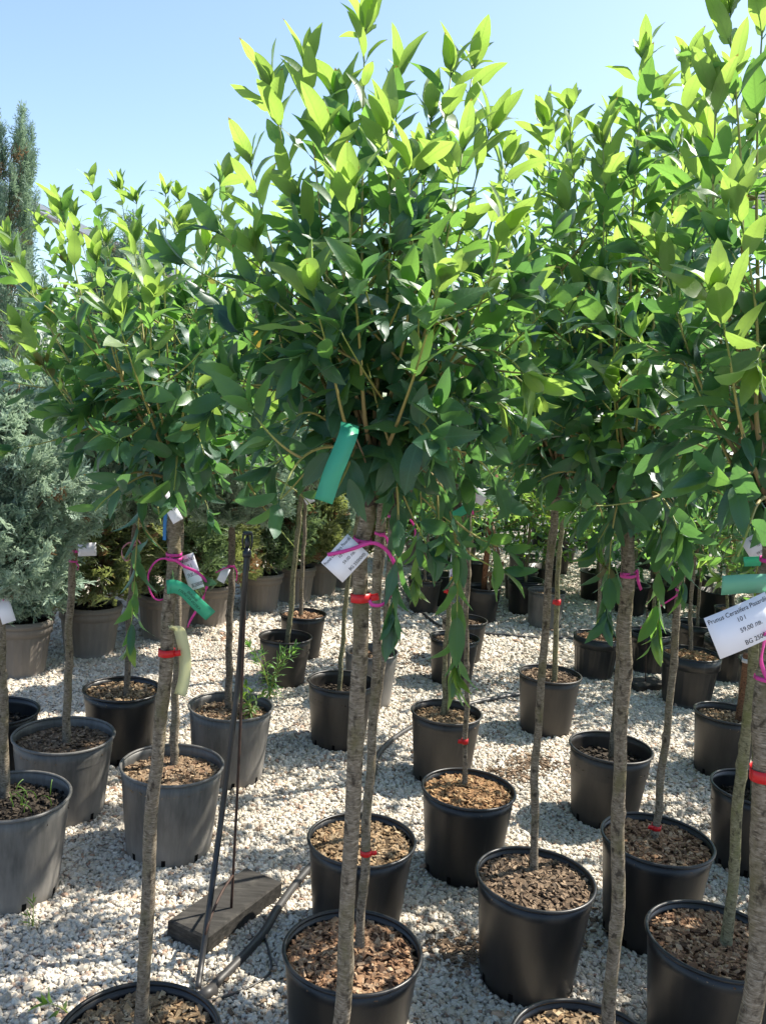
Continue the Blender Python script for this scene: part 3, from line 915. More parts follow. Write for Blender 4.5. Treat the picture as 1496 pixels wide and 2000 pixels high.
def pot_mat(name, col, dust, amt, rough):
    t = NT(name)
    co = t.coord('Object')
    n1 = t.noise(t.coord('Object', (8, 8, 3)), 1.0, 5, 0.6)
    n2 = t.noise(t.coord('Object', (70, 70, 9)), 1.0, 4, 0.65)
    sp = t.n('ShaderNodeSeparateXYZ'); t.l(co, sp.inputs[0])
    low = t.n('ShaderNodeMapRange'); t.l(sp.outputs[2], low.inputs[0])
    low.inputs[1].default_value = 0.16; low.inputs[2].default_value = 0.0
    low.inputs[3].default_value = 0.0; low.inputs[4].default_value = 0.35   # splashed dirt near the ground
    k = t.math('ADD', t.math('MULTIPLY', n1, 0.65), t.math('ADD', t.math('MULTIPLY', n2, 0.35), low.outputs[0]))
    f = t.ramp(k, [(0.42, (0, 0, 0)), (0.85, (amt, amt, amt))])
    run = t.noise(t.coord('Object', (42, 42, 2.2)), 1.0, 3, 0.5)
    scf = t.noise(t.coord('Object', (30, 30, 75)), 1.0, 5, 0.7)
    rnd = t.n('ShaderNodeObjectInfo').outputs['Random']
    mk = t.math('MULTIPLY', t.math('MAXIMUM', t.ramp(run, [(0.60, (0, 0, 0)), (0.72, (0.35, 0.35, 0.35))]), t.ramp(scf, [(0.69, (0, 0, 0)), (0.74, (0.45, 0.45, 0.45))])), t.math('ADD', 0.25, rnd))
    f = t.math('MAXIMUM', f, mk)
    c = t.mix(f, col, dust)
    ro = t.math('ADD', rough, t.math('MULTIPLY', f, 0.35))
    t.principled(c, ro, 0.5, t.bump(n2, 0.12, 0.002))
    return t.m
POTM = {
    'black': pot_mat('plastic_black', (0.0075, 0.008, 0.0095), (0.085, 0.075, 0.064), 0.24, 0.36),
    'brownblack': pot_mat('plastic_brown_black', (0.019, 0.017, 0.0155), (0.11, 0.092, 0.074), 0.42, 0.40),
    'dusty': pot_mat('plastic_dusty', (0.060, 0.060, 0.058), (0.25, 0.235, 0.215), 0.9, 0.42),
    'ribblack': pot_mat('plastic_ribbed_black', (0.009, 0.0095, 0.011), (0.08, 0.07, 0.06), 0.3, 0.34),
    'grey': pot_mat('plastic_taupe', (0.135, 0.115, 0.098), (0.24, 0.21, 0.18), 0.8, 0.55),
}
M_HOLE = mat_plain('drain_dark', (0.006, 0.006, 0.006), 0.9, 0.1)

def chip_mat(name, cols):
    t = NT(name)
    isl = t.n('ShaderNodeNewGeometry').outputs['Random Per Island']
    nz = t.noise(t.coord('Object', (260, 260, 260)), 1.0, 3)
    n = len(cols)
    c = t.ramp(isl, [(i / (n - 1), k) for i, k in enumerate(cols)])
    c = t.mix(0.6, c, t.mix(1.0, c, t.ramp(nz, [(0.3, (0.45, 0.45, 0.45)), (0.7, (1, 1, 1))]), 'MULTIPLY'))
    t.principled(c, 0.85, 0.2, t.bump(nz, 0.5, 0.002))
    return t.m
CHIPM = {
    'red': chip_mat('chips_red', [(0.075, 0.042, 0.026), (0.26, 0.145, 0.08), (0.40, 0.25, 0.145), (0.17, 0.09, 0.052), (0.48, 0.34, 0.22), (0.32, 0.175, 0.095)]),
    'tan': chip_mat('chips_tan', [(0.07, 0.05, 0.032), (0.27, 0.18, 0.10), (0.41, 0.29, 0.165), (0.16, 0.105, 0.06), (0.47, 0.36, 0.23), (0.32, 0.195, 0.105)]),
    'bright': chip_mat('chips_orange', [(0.12, 0.065, 0.035), (0.32, 0.18, 0.085), (0.42, 0.26, 0.13), (0.24, 0.13, 0.065), (0.50, 0.35, 0.19), (0.36, 0.20, 0.10)]),
    'dark': chip_mat('chips_dark', [(0.04, 0.028, 0.019), (0.15, 0.105, 0.07), (0.25, 0.175, 0.115), (0.085, 0.058, 0.04), (0.36, 0.265, 0.18), (0.18, 0.12, 0.078)]),
    'straw': chip_mat('chips_straw', [(0.09, 0.055, 0.035), (0.26, 0.17, 0.10), (0.40, 0.29, 0.18), (0.16, 0.10, 0.065), (0.44, 0.34, 0.23), (0.24, 0.14, 0.085)]),
    'soil': chip_mat('soil_black', [(0.012, 0.010, 0.008), (0.035, 0.028, 0.022), (0.02, 0.016, 0.013), (0.06, 0.048, 0.036), (0.025, 0.02, 0.016), (0.14, 0.11, 0.08)]),
}
M_SOIL = mat_plain('potting_soil', (0.03, 0.022, 0.016), 0.95, 0.1, 0.4, 120, 0.6)
M_PAPER = mat_plain('paper_white', (0.74, 0.75, 0.82), 0.55, 0.3, 0.03, 12)
M_PAPER_G = mat_plain('paper_grey', (0.50, 0.49, 0.52), 0.55, 0.3, 0.05, 12)
M_INK = mat_plain('ink_black', (0.012, 0.012, 0.018), 0.6, 0.3, 0.05)
def plastic_film(name, col, tr, tmix):
    t = NT(name)
    p = t.principled(col, 0.38, 0.5)
    trn = t.n('ShaderNodeBsdfTranslucent'); trn.inputs[0].default_value = (*tr, 1)
    m = t.n('ShaderNodeMixShader'); m.inputs[0].default_value = tmix
    t.l(p.outputs[0], m.inputs[1]); t.l(trn.outputs[0], m.inputs[2]); t.l(m.outputs[0], t.out.inputs[0])
    return t.m
STRIPM = {
    'green': plastic_film('label_green', (0.07, 0.45, 0.28), (0.08, 0.5, 0.3), 0.35),
    'palegreen': plastic_film('label_pale_green', (0.17, 0.48, 0.33), (0.18, 0.5, 0.33), 0.35),
    'blue': plastic_film('strip_blue', (0.03, 0.22, 0.55), (0.03, 0.2, 0.5), 0.3),
    'yellow': plastic_film('strap_yellow', (0.74, 0.74, 0.50), (0.75, 0.76, 0.5), 0.45),
}
M_PINK = plastic_film('ribbon_pink', (0.72, 0.07, 0.40), (0.7, 0.08, 0.4), 0.35)
M_PINK_F = plastic_film('ribbon_pink_faded', (0.62, 0.30, 0.38), (0.6, 0.3, 0.36), 0.35)
M_RED = plastic_film('tape_red', (0.62, 0.015, 0.02), (0.6, 0.02, 0.02), 0.15)
M_RUST = mat_plain('steel_rusty', (0.055, 0.03, 0.022), 0.65, 0.4, 0.4, 60, 0.3)
M_HOSE = pot_mat('hose_black', (0.011, 0.012, 0.014), (0.13, 0.12, 0.11), 0.3, 0.36)
M_BLACKP = mat_plain('sprinkler_plastic', (0.014, 0.018, 0.026), 0.32, 0.5, 0.2)
M_WHITE = mat_plain('painted_white', (0.8, 0.8, 0.79), 0.5, 0.4, 0.04, 3)
M_SLATE = mat_plain('slat_dark_blue', (0.035, 0.05, 0.085), 0.4, 0.5, 0.2, 6)
M_STAKE = bark_mat('stake_wood', (0.12, 0.10, 0.065), (0.24, 0.21, 0.13), (0.34, 0.31, 0.21), (0.2, 0.19, 0.1))
M_POST = bark_mat('post_russet', (0.07, 0.03, 0.018), (0.16, 0.075, 0.04), (0.25, 0.13, 0.07), (0.12, 0.06, 0.035))

def board_mat():
    t = NT('weathered_board')
    g = t.noise(t.coord('Object', (6, 60, 90)), 1.0, 5, 0.6)
    s = t.noise(t.coord('Object', (14, 14, 14)), 1.0, 4)
    c = t.ramp(g, [(0.3, (0.022, 0.021, 0.019)), (0.6, (0.052, 0.049, 0.045)), (0.8, (0.095, 0.09, 0.08))])
    c = t.mix(t.ramp(s, [(0.55, (0, 0, 0)), (0.75, (0.4, 0.4, 0.4))]), c, (0.13, 0.12, 0.105))
    t.principled(c, 0.85, 0.2, t.bump(g, 0.5, 0.003))
    return t.m
M_BOARD = board_mat()

def make_text(body, size, mat):
    cu = bpy.data.curves.new('lettering', 'FONT')
    cu.body = body; cu.size = size; cu.align_x = 'CENTER'; cu.align_y = 'CENTER'
    o = bpy.data.objects.new('lettering', cu)
    COL.objects.link(o)
    dg = bpy.context.evaluated_depsgraph_get()
    me = bpy.data.meshes.new_from_object(o.evaluated_get(dg))
    bpy.data.objects.remove(o); bpy.data.curves.remove(cu)
    me.materials.clear(); me.materials.append(mat)
    return me

# lettering is laid out first, while the scene is still empty
TEXTS = {}
for cd in CARDS:
    for r, row in enumerate(cd['text'] or []):
        TEXTS[(row, round(cd['h'] * (0.155 if r == 0 else 0.15), 6))] = None
for sd_ in STRIPS:
    for row in (sd_['text'] or []):
        TEXTS[(row, round(sd_['w'] * 0.26, 6))] = None
for k in TEXTS:
    TEXTS[k] = make_text(k[0], k[1], M_INK)
def text_mesh(body, size, mat):
    return TEXTS[(body, round(size, 6))].copy()

# ------------------------------------------------------------------ ground
def ground_mat():
    t = NT('gravel_ground')
    co = t.coord('Object')
    vo = t.n('ShaderNodeTexVoronoi'); vo.inputs['Scale'].default_value = 52; vo.inputs['Randomness'].default_value = 1
    t.l(co, vo.inputs['Vector'])
    sp = t.n('ShaderNodeSeparateColor'); t.l(vo.outputs['Color'], sp.inputs[0])
    c = t.ramp(sp.outputs[0], [(0.0, (0.30, 0.27, 0.23)), (0.3, (0.46, 0.43, 0.38)), (0.6, (0.56, 0.53, 0.48)), (0.85, (0.64, 0.62, 0.58)), (1.0, (0.48, 0.38, 0.30))])
    edge = t.ramp(vo.outputs['Distance'], [(0.35, (1, 1, 1)), (0.75, (0.45, 0.42, 0.38))])  # darker towards cell borders: shade of the gaps between stones put into the colour
    c = t.mix(1.0, c, edge, 'MULTIPLY')
    big = t.noise(co, 0.9, 4)
    c = t.mix(t.ramp(big, [(0.5, (0, 0, 0)), (0.75, (0.35, 0.35, 0.35))]), c, (0.26, 0.21, 0.16))
    h = t.math('SUBTRACT', 1.0, vo.outputs['Distance'])
    t.principled(c, 0.85, 0.25, t.bump(h, 1.0, 0.02))
    return t.m
M_GROUND = ground_mat()
def pebble_mat():
    t = NT('marble_pebble')
    rnd = t.n('ShaderNodeObjectInfo').outputs['Random']
    nz = t.noise(t.coord('Object', (1.3, 1.3, 1.3)), 1.0, 3)
    c = t.ramp(rnd, [(0.0, (0.33, 0.30, 0.25)), (0.12, (0.52, 0.475, 0.40)), (0.4, (0.65, 0.61, 0.53)), (0.7, (0.73, 0.70, 0.63)), (0.9, (0.62, 0.52, 0.39)), (0.955, (0.42, 0.27, 0.19)), (1.0, (0.30, 0.27, 0.24))])
    c = t.mix(1.0, c, t.ramp(nz, [(0.3, (0.8, 0.78, 0.75)), (0.7, (1, 1, 1))]), 'MULTIPLY')
    loc = t.n('ShaderNodeObjectInfo').outputs['Location']
    dr = t.noise(loc, 1.6, 4, 0.6)
    c = t.mix(t.ramp(dr, [(0.45, (0, 0, 0)), (0.72, (0.55, 0.55, 0.55))]), c, (0.34, 0.305, 0.255))
    t.principled(c, 0.6, 0.35)
    return t.m
M_PEBBLE = pebble_mat()

mb = MB()
S = 900.0
mb.add([(-S, -S, 0), (S, -S, 0), (S, S, 0), (-S, S, 0)], [(0, 1, 2, 3)])
tag(mb.build('ground', M_GROUND, None, False), kind='structure')

def gravel():
    rg = rs(7)
    occ = [(p[1], p[2], p[3] * 0.40) for p in POTS] + [(p[1], p[2], p[3] * 0.38) for p in GREY]
    P = []; S_ = []
    for y0, y1, sp, size in ((1.15, 3.3, 0.0096, 0.0118), (3.3, 5.4, 0.0125, 0.0145), (5.4, 9.5, 0.021, 0.023)):
        xmax = 0.52 * y1 + 0.75
        nx = int(2 * xmax / sp); ny = int((y1 - y0) / sp)
        X, Y = np.meshgrid(np.arange(nx) * sp - xmax, np.arange(ny) * sp + y0)
        X = X.ravel() + rg.uniform(-.55, .55, X.size) * sp; Y = Y.ravel() + rg.uniform(-.55, .55, Y.size) * sp
        k = np.abs(X) < 0.50 * Y + 0.65
        X, Y = X[k], Y[k]
        s = size * np.exp(rg.normal(0, 0.27, X.size))
        for ox, oy, r in occ:
            kk = (X - ox) ** 2 + (Y - oy) ** 2 > r * r
            X, Y, s = X[kk], Y[kk], s[kk]
        P.append(np.stack([X, Y, s * 0.18 + rg.uniform(0, 0.004, X.size)], -1)); S_.append(s)
    P = np.concatenate(P); S_ = np.concatenate(S_)
    me = bpy.data.meshes.new('gravel')
    me.vertices.add(len(P))
    me.vertices.foreach_set('co', P.astype(np.float32).ravel())
    a = me.attributes.new('size', 'FLOAT', 'POINT'); a.data.foreach_set('value', S_.astype(np.float32))
    rot = np.stack([rg.normal(0, 0.45, len(P)), rg.normal(0, 0.45, len(P)), rg.uniform(0, 6.283, len(P))], -1)
    a = me.attributes.new('rot', 'FLOAT_VECTOR', 'POINT'); a.data.foreach_set('vector', rot.astype(np.float32).ravel())
    a = me.attributes.new('pick', 'INT', 'POINT'); a.data.foreach_set('value', rg.randint(0, 6, len(P)).astype(np.int32))
    o = link('gravel', me)
    me.materials.append(M_PEBBLE)
    tag(o, 'pale cream marble gravel covering the nursery ground', 'gravel', kind='stuff')
    ng = bpy.data.node_groups.new('gravel_stones', 'GeometryNodeTree')
    ng.interface.new_socket('Geometry', in_out='INPUT', socket_type='NodeSocketGeometry')
    ng.interface.new_socket('Geometry', in_out='OUTPUT', socket_type='NodeSocketGeometry')
    N = ng.nodes; L = ng.links
    gi = N.new('NodeGroupInput'); go = N.new('NodeGroupOutput')
    g2i = N.new('GeometryNodeGeometryToInstance')
    for i in range(6):
        ico = N.new('GeometryNodeMeshIcoSphere'); ico.inputs['Radius'].default_value = 0.5; ico.inputs['Subdivisions'].default_value = 2
        nz = N.new('ShaderNodeTexNoise'); nz.noise_dimensions = '4D'; nz.inputs['W'].default_value = i * 3.7; nz.inputs['Scale'].default_value = 2.2; nz.inputs['Detail'].default_value = 1.0
        sub = N.new('ShaderNodeVectorMath'); sub.operation = 'SUBTRACT'; sub.inputs[1].default_value = (0.5, 0.5, 0.5)
        mul = N.new('ShaderNodeVectorMath'); mul.operation = 'SCALE'; mul.inputs['Scale'].default_value = 0.75
        L.new(nz.outputs['Color'], sub.inputs[0]); L.new(sub.outputs[0], mul.inputs[0])
        sp = N.new('GeometryNodeSetPosition'); L.new(ico.outputs[0], sp.inputs[0]); L.new(mul.outputs[0], sp.inputs['Offset'])
        tf = N.new('GeometryNodeTransform'); L.new(sp.outputs[0], tf.inputs[0])
        tf.inputs['Scale'].default_value = (1.15 + 0.12 * (i % 3), 0.85 + 0.1 * (i % 2), 0.62 + 0.06 * (i % 4))
        sm = N.new('GeometryNodeSetMaterial'); sm.inputs['Material'].default_value = M_PEBBLE; L.new(tf.outputs[0], sm.inputs[0])
        L.new(sm.outputs[0], g2i.inputs[0])
    iop = N.new('GeometryNodeInstanceOnPoints')
    L.new(gi.outputs[0], iop.inputs['Points']); L.new(g2i.outputs[0], iop.inputs['Instance'])
    iop.inputs['Pick Instance'].default_value = True
    def attr(name, typ):
        a = N.new('GeometryNodeInputNamedAttribute'); a.data_type = typ; a.inputs['Name'].default_value = name
        return a.outputs[0]
    L.new(attr('pick', 'INT'), iop.inputs['Instance Index'])
    L.new(attr('size', 'FLOAT'), iop.inputs['Scale'])
    L.new(attr('rot', 'FLOAT_VECTOR'), iop.inputs['Rotation'])
    L.new(iop.outputs[0], go.inputs[0])
    o.modifiers.new('stones', 'NODES').node_group = ng
gravel()

# ------------------------------------------------------------------ pots
def chips_mesh(name, mat, R, seed, n, long=1.0, thin=1.0):
    rg = rs(seed); mb = MB()
    # crumbly bed underneath
    th = np.linspace(0, 2 * np.pi, 40, endpoint=False)
    V = [(0, 0, 0.006)]; F = []
    radii = [0.25, 0.5, 0.75, 1.0]
    for j, q in enumerate(radii):
        for a in th:
            V.append((R * q * math.cos(a), R * q * math.sin(a), 0.006 * (1 - q) + rg.uniform(-.002, .002) * (q < 1)))
    for i in range(40):
        F.append((0, 1 + i, 1 + (i + 1) % 40))
    for j in range(3):
        for i in range(40):
            a = 1 + j * 40 + i; b = 1 + j * 40 + (i + 1) % 40
            F.append((a, a + 40, b + 40, b))
    mb.add(V, F)
    for i in range(n):
        q = math.sqrt(rg.uniform(0, 1)); a = rg.uniform(0, 6.283)
        L = rg.uniform(0.008, 0.021) * long * (1.3 if rg.rand() < 0.12 else 1); W = L * rg.uniform(0.32, 0.62) / (long ** .8); H = rg.uniform(0.002, 0.005) * thin
        e = Matrix.Rotation(rg.uniform(0, 6.283), 3, 'Z') @ Matrix.Rotation(rg.normal(0, 0.38), 3, 'X') @ Matrix.Rotation(rg.normal(0, 0.38), 3, 'Y')
        rr = min(q * R, R - 0.5 * L * 0.8)
        V = BOXV * np.array([L, W, H])
        V[:, 0] *= 1 + 0.25 * rg.uniform(-1, 1, 8); V[:, 1] *= 1 + 0.35 * rg.uniform(-1, 1, 8)
        V = V @ np.array(e).T + np.array([rr * math.cos(a), rr * math.sin(a), 0.005 + 0.008 * (1 - q) + rg.uniform(0, 0.007)])
        mb.add(V, BOXF)
    return mb.mesh(name, mat, False)

CHIP_CACHE = {}
def chip_data(kind, big):
    k = (kind, big)
    if k not in CHIP_CACHE:
        n = {'soil': 620}.get(kind, 1050)
        lg = {'straw': 1.25, 'soil': 0.62}.get(kind, 1.0)
        CHIP_CACHE[k] = chips_mesh('mulch', CHIPM[kind], 0.150, 11 + len(CHIP_CACHE), n if big else n // 2, lg, 1.6 if kind == 'soil' else 1.0)
    return CHIP_CACHE[k]

def make_pot(i, x, y, D, H, kind, mulch, zm, label, cat='plant pot', group=None):
    rg = rs(100 + i)
    root = empty('plant_pot', (x, y, 0))
    tag(root, label, cat, group)
    Rt = D / 2 - 0.006; Rb = Rt * (0.80 if kind != 'dusty' else 0.84)
    a1, a2, p1, p2 = rg.uniform(0.004, 0.010), rg.uniform(0.001, 0.004), rg.uniform(0, 6.28), rg.uniform(0, 6.28)
    wob = lambda th: a1 * np.cos(2 * (th - p1)) + a2 * np.cos(3 * (th - p2))
    mb = MB()
    zs = np.linspace(0.0, H - 0.010, 9)
    prof = [(0.02, 0.004), (Rb - 0.012, 0.004), (Rb - 0.004, 0.0005), (Rb, 0.006)]
    prof += [(Rb + (Rt - Rb) * z / H, z) for z in zs[1:]]
    top = Rt
    inner = [(Rt - 0.003, H - 0.010), (Rt - 0.004, H - 0.03), (Rt - 0.006, zm - 0.03)]
    if kind in ('ribblack', 'grey'):
        seg = 96
        rib = 0.004 if kind == 'grey' else 0.003
        def wob2(th):
            return wob(th) + (rib / Rt) * (np.cos(th * 24) > 0.35)
        prof_o = [(Rb + (Rt - Rb) * z / H, z) for z in np.linspace(0.0, H * 0.74, 8)]
        lathe(mb, [(0.02, 0.004), (Rb - 0.01, 0.004)] + prof_o[:1] + prof_o, seg, wob2)
        lathe(mb, [(Rb + (Rt - Rb) * 0.74 + 0.004, H * 0.74), (Rt + 0.004, H * 0.75), (Rt + 0.005, H - 0.010)] + inner, seg, wob)
    else:
        lathe(mb, prof + inner, 64, wob)
    mb.build('pot_body', POTM[kind], root)
    mb = MB()
    rr = 0.0052 if kind != 'grey' else 0.008
    k = np.linspace(-0.4, 2 * np.pi - 0.4, 10)
    lathe(mb, [(Rt + 0.001 + rr * math.cos(t), H - 0.006 + rr * math.sin(t)) for t in k], 64, wob)
    if kind == 'grey':
        lathe(mb, [(Rt + 0.004, H - 0.004), (Rt + 0.013, H - 0.010), (Rt + 0.012, H - 0.032), (Rt + 0.003, H - 0.034)], 64, wob)
    mb.build('pot_rim', POTM[kind], root)
    if y < 4.2 and i >= 0:
        for q in range(8):
            a = q * math.pi / 4 + p1
            h = MB(); Mz = np.array(Matrix.Rotation(a, 3, 'Z'))
            rw = (Rb + (Rt - Rb) * 0.02 / H) * (1 + wob(np.array([a]))[0])
            Ms = Mz @ np.array(Matrix.Rotation(math.atan2(Rt - Rb, H), 3, 'Y'))
            box(h, Mz @ np.array([rw - 0.0014, 0, 0.020]), (0.004, 0.013, 0.024), Ms)
            h.build('drain_slot', M_HOLE, root, False)
    o = link('mulch', chip_data(mulch, y < 3.2), root)
    sc = (Rt - 0.006) / 0.150
    o.scale = (sc, sc, 1)
    o.location = (0, 0, zm - 0.012)
    o.rotation_euler = (0, 0, rg.uniform(0, 6.28))
    tag(o, kind='stuff')
    return root

for i, (n, x, y, D, H, kind, mulch, zm, label) in enumerate(POTS):
    make_pot(i, x, y, D, H, kind, mulch, zm, label)

# ------------------------------------------------------------------ leaves
def leaf_mesh(name, mat, width, fold, droop, wave, twist, seed):
    """blade 1 long on +Y, upper side +Z, petiole at the origin"""
    rg = rs(seed)
    n = 9; pet = 0.13
    V = []; UV = []
    for j in range(n + 1):
        t = j / n
        w = width * 0.5 * (1.83 * t ** 0.55 * (1 - t) ** 0.78 * (1.0 if t < 0.75 else 1 - 0.5 * (t - 0.75)) if 0 < t < 1 else 0.0)
        w *= 1 + 0.05 * rg.uniform(-1, 1)
        y = pet + (1 - pet) * t
        zc = -droop * t * t
        wv = wave * math.sin(t * 9 + seed)
        tw = twist * t
        for s in (-1, 0, 1):
            zz = zc + (abs(s) * w * fold + wv * s * w)
            xx = s * w * math.cos(tw); zz += s * w * math.sin(tw)
            V.append((xx, y - 0.3 * droop * t * t, zz)); UV.append((s * (w / (width * .5) if w > 0 else 0), t))
    F = []
    for j in range(n):
        a = j * 3
        F += [(a, a + 1, a + 4, a + 3), (a + 1, a + 2, a + 5, a + 4)]
    mb = MB(); mb.add(V, F, UV)
    # petiole
    r = 0.012
    P = np.array([(-r, 0, 0), (r, 0, 0), (0, 0, 1.6 * r), (-r * .8, pet * 1.25, 0.0), (r * .8, pet * 1.25, 0.0), (0, pet * 1.25, 1.5 * r)])
    mb.add(P, [(0, 1, 4, 3), (1, 2, 5, 4), (2, 0, 3, 5)], np.zeros((6, 2)))
    return mb.mesh(name, mat, True)

def leaf_set(mat, tagname):
    out = []
    for k in range(7):
        rg = rs(50 + k)
        out.append(leaf_mesh('leaf_' + tagname, mat, [0.38, 0.42, 0.45, 0.40, 0.47, 0.36, 0.43][k], [0.30, 0.18, 0.42, 0.10, 0.25, 0.5, 0.05][k],
                             [0.10, 0.28, 0.18, 0.05, 0.40, 0.22, 0.33][k], [0.10, 0.18, 0.05, 0.22, 0.14, 0.08, 0.2][k], [0.0, 0.3, -0.3, 0.15, -0.2, 0.4, -0.1][k], k + 1))
    return out
LEAF = {'old': leaf_set(M_LEAF_OLD, 'old'), 'mid': leaf_set(M_LEAF_MID, 'mid'), 'new': leaf_set(M_LEAF_NEW, 'new'), 'lime': leaf_set(M_LEAF_LIME, 'lime'),
        'yel': leaf_set(M_LEAF_YEL, 'yel'), 'dry': leaf_set(M_LEAF_DRY, 'dry')}

def leaf_frame(p, d, up, s):
    d = d / (np.linalg.norm(d) + 1e-9)
    n = up - d * (up @ d); n /= np.linalg.norm(n) + 1e-9
    x = np.cross(d, n)
    M = np.eye(4)
    M[:3, 0] = x * s; M[:3, 1] = d * s; M[:3, 2] = n * s; M[:3, 3] = p
    return M

def unit(v):
    return v / (np.linalg.norm(v) + 1e-9)

def shoot_leaves(C, rg, leafsize, spacing, start, lower, leaves, ang0):
    """phyllotactic leaves along curve C; appends (matrix, age) with age 0 tip..1 base"""
    L = np.concatenate([[0], np.cumsum(np.linalg.norm(np.diff(C, axis=0), axis=1))])
    tot = L[-1]
    T, N, B = frames(C)
    s = start * tot; phi = ang0
    while s < tot:
        t = s / tot
        i = min(np.searchsorted(L, s), len(C) - 1)
        p, tg = C[i], T[i]
        phi += 2.399 + rg.normal(0, 0.25)
        r = math.cos(phi) * N[i] + math.sin(phi) * B[i]
        age = 1 - t
        th = R_(22 + 62 * min(1, age * 1.25) + rg.normal(0, 11))
        d = math.cos(th) * tg + math.sin(th) * r
        d = d + np.array([0, 0, -1.0]) * (lower * max(0, age - 0.35) * 1.5 + 0.10 * rg.rand())
        d = unit(d)
        up = unit(tg - d * (tg @ d) + 0.25 * np.array([0, 0, 1.0]))
        roll = rg.normal(0, 0.35)
        up = math.cos(roll) * up + math.sin(roll) * np.cross(d, up)
        sz = leafsize * (0.72 if rg.rand() < 0.18 else 1.0) * (1.0 - 0.10 * max(0, t - 0.8) / 0.2) * rg.uniform(0.80, 1.18)
        leaves.append((leaf_frame(p, d, up, sz), age, t))
        s += spacing * (0.75 + 0.5 * rg.rand()) * (1.0 - 0.45 * max(0, t - 0.75) / 0.25)
    # terminal tuft
    for k in range(4):
        phi += 2.1
        r = math.cos(phi) * N[-1] + math.sin(phi) * B[-1]
        d = unit(T[-1] + r * rg.uniform(0.12, 0.50))
        leaves.append((leaf_frame(C[-1], d, unit(T[-1] * 0.3 - r), leafsize * rg.uniform(0.6, 1.08)), 0.0, 1.0))

def bez(a, c, b, n):
    t = np.linspace(0, 1, n)[:, None]
    return (1 - t) ** 2 * a + 2 * t * (1 - t) * c + t * t * b

def trunk_mesh(mb, pts, rb, rt, seed, knobs=True):
    rg = rs(seed)
    n = 90
    C = spline(pts, n)
    L = np.linspace(0, 1, n)
    amp = 0.0035
    ph = rg.uniform(0, 6.28, 6)
    off = amp * (np.sin(L[:, None] * np.array([9, 17, 31]) + ph[:3]).sum(1) * 0.5)
    off2 = amp * (np.sin(L[:, None] * np.array([8, 19, 27]) + ph[3:]).sum(1) * 0.5)
    fade = np.minimum(1, L * 8) * np.minimum(1, (1 - L) * 8)
    C[:, 0] += off * fade; C[:, 1] += off2 * fade
    rad = rb + (rt - rb) * L
    rad = rad * (1 + 0.35 * np.exp(-L / 0.03))
    kn = [(rg.uniform(0.05, 0.97), rg.uniform(0, 6.28), rg.uniform(0.18, 0.50)) for _ in range(16)] if knobs else []
    nz = rg.normal(0, 0.022, (n, 14))
    def rf(i, th):
        r = 1 + nz[i] + 0.035 * np.sin(2 * th + 20 * L[i]) 
        for kl, ka, kh in kn:
            dz = (L[i] - kl) / 0.010
            if abs(dz) < 3:
                da = np.angle(np.exp(1j * (th - ka))) / 0.5
                r = r + kh * np.exp(-dz * dz - da * da)
        return r
    tube(mb, C, rad * 0.9, 14, True, rf)
    return C

def spray_template(rg, nb, spread, wid):
    """flat branched spray, local +Y out, unit length; thin diamonds"""
    segs = [((0, 0, 0), (0, 1, -0.05), wid)]
    for k in range(nb):
        t = 0.05 + 0.85 * k / nb; s = 1 if k % 2 else -1
        L = (1 - t) * spread + 0.16
        a = R_(rg.uniform(26, 55))
        p0 = np.array([0, t, -0.05 * t]); p1 = p0 + L * np.array([s * math.sin(a), math.cos(a), rg.uniform(-.3, .3)])
        segs.append((p0, p1, wid * 0.95))
        if L > 0.26:
            for q in (0.35, 0.7):
                m = p0 + (p1 - p0) * q
                a2 = a + R_(rg.uniform(-60, -20) if rg.rand() < .6 else rg.uniform(20, 45))
                segs.append((m, m + 0.5 * L * np.array([s * math.sin(a2), math.cos(a2), rg.uniform(-.3, .3)]), wid * 0.8))
    V = []
    for p0, p1, w in segs:
        p0 = np.asarray(p0, float); p1 = np.asarray(p1, float)
        d = unit(p1 - p0); x = unit(np.cross(d, np.array([0.4 * rg.normal(), 0.4 * rg.normal(), 1.0])))
        m = p0 * .5 + p1 * .5
        V += [p0, m + x * w, p1, m - x * w]
    return np.array(V)

def plume_mesh(name, mat, h, rmax, nplume, size, seed, wid):
    """feathery cypress: upswept plumes, each carrying short sprays"""
    rg = rs(seed)
    tp = [spray_template(rg, 7, 0.42, wid) for _ in range(5)]
    VV = []; MI = []
    for i in range(nplume):
        z0 = (i + rg.rand()) / nplume
        a = i * 2.399 + rg.uniform(-.4, .4)
        L = rmax * (1.15 - 0.95 * z0) * rg.uniform(0.65, 1.25) + 0.14
        o = np.array([math.cos(a), math.sin(a), 0])
        p = np.array([0, 0, 0.04 + z0 * h * 0.86]); e = p + o * L * 0.62 + np.array([0, 0, L * rg.uniform(0.7, 1.25)])
        K = bez(p, p + o * L * 0.55 + np.array([0, 0, L * 0.18]), e, 20)
        for q in range(2, 20):
            tg = unit(K[min(19, q + 1)] - K[q - 1])
            for r in range(3 if q > 5 else 2):
                d = unit(tg + rg.normal(0, 0.42, 3))
                M = leaf_frame(K[q] + rg.normal(0, 0.008, 3), d, unit(rg.normal(0, 1, 3)), size * rg.uniform(0.55, 1.15) * (1.15 - 0.5 * q / 20))
                V = tp[rg.randint(5)] @ M[:3, :3].T + M[:3, 3]
                VV.append(V); MI.append(np.full(len(V) // 4, 1 if (q < 5 and rg.rand() < 0.5) else 0))
    V = np.concatenate(VV); F = np.arange(len(V)).reshape(-1, 4)
    return ngon_mesh(name, V, F, np.full((len(V), 2), 0.25), [mat, M_LEAF_DRY], np.concatenate(MI), False)

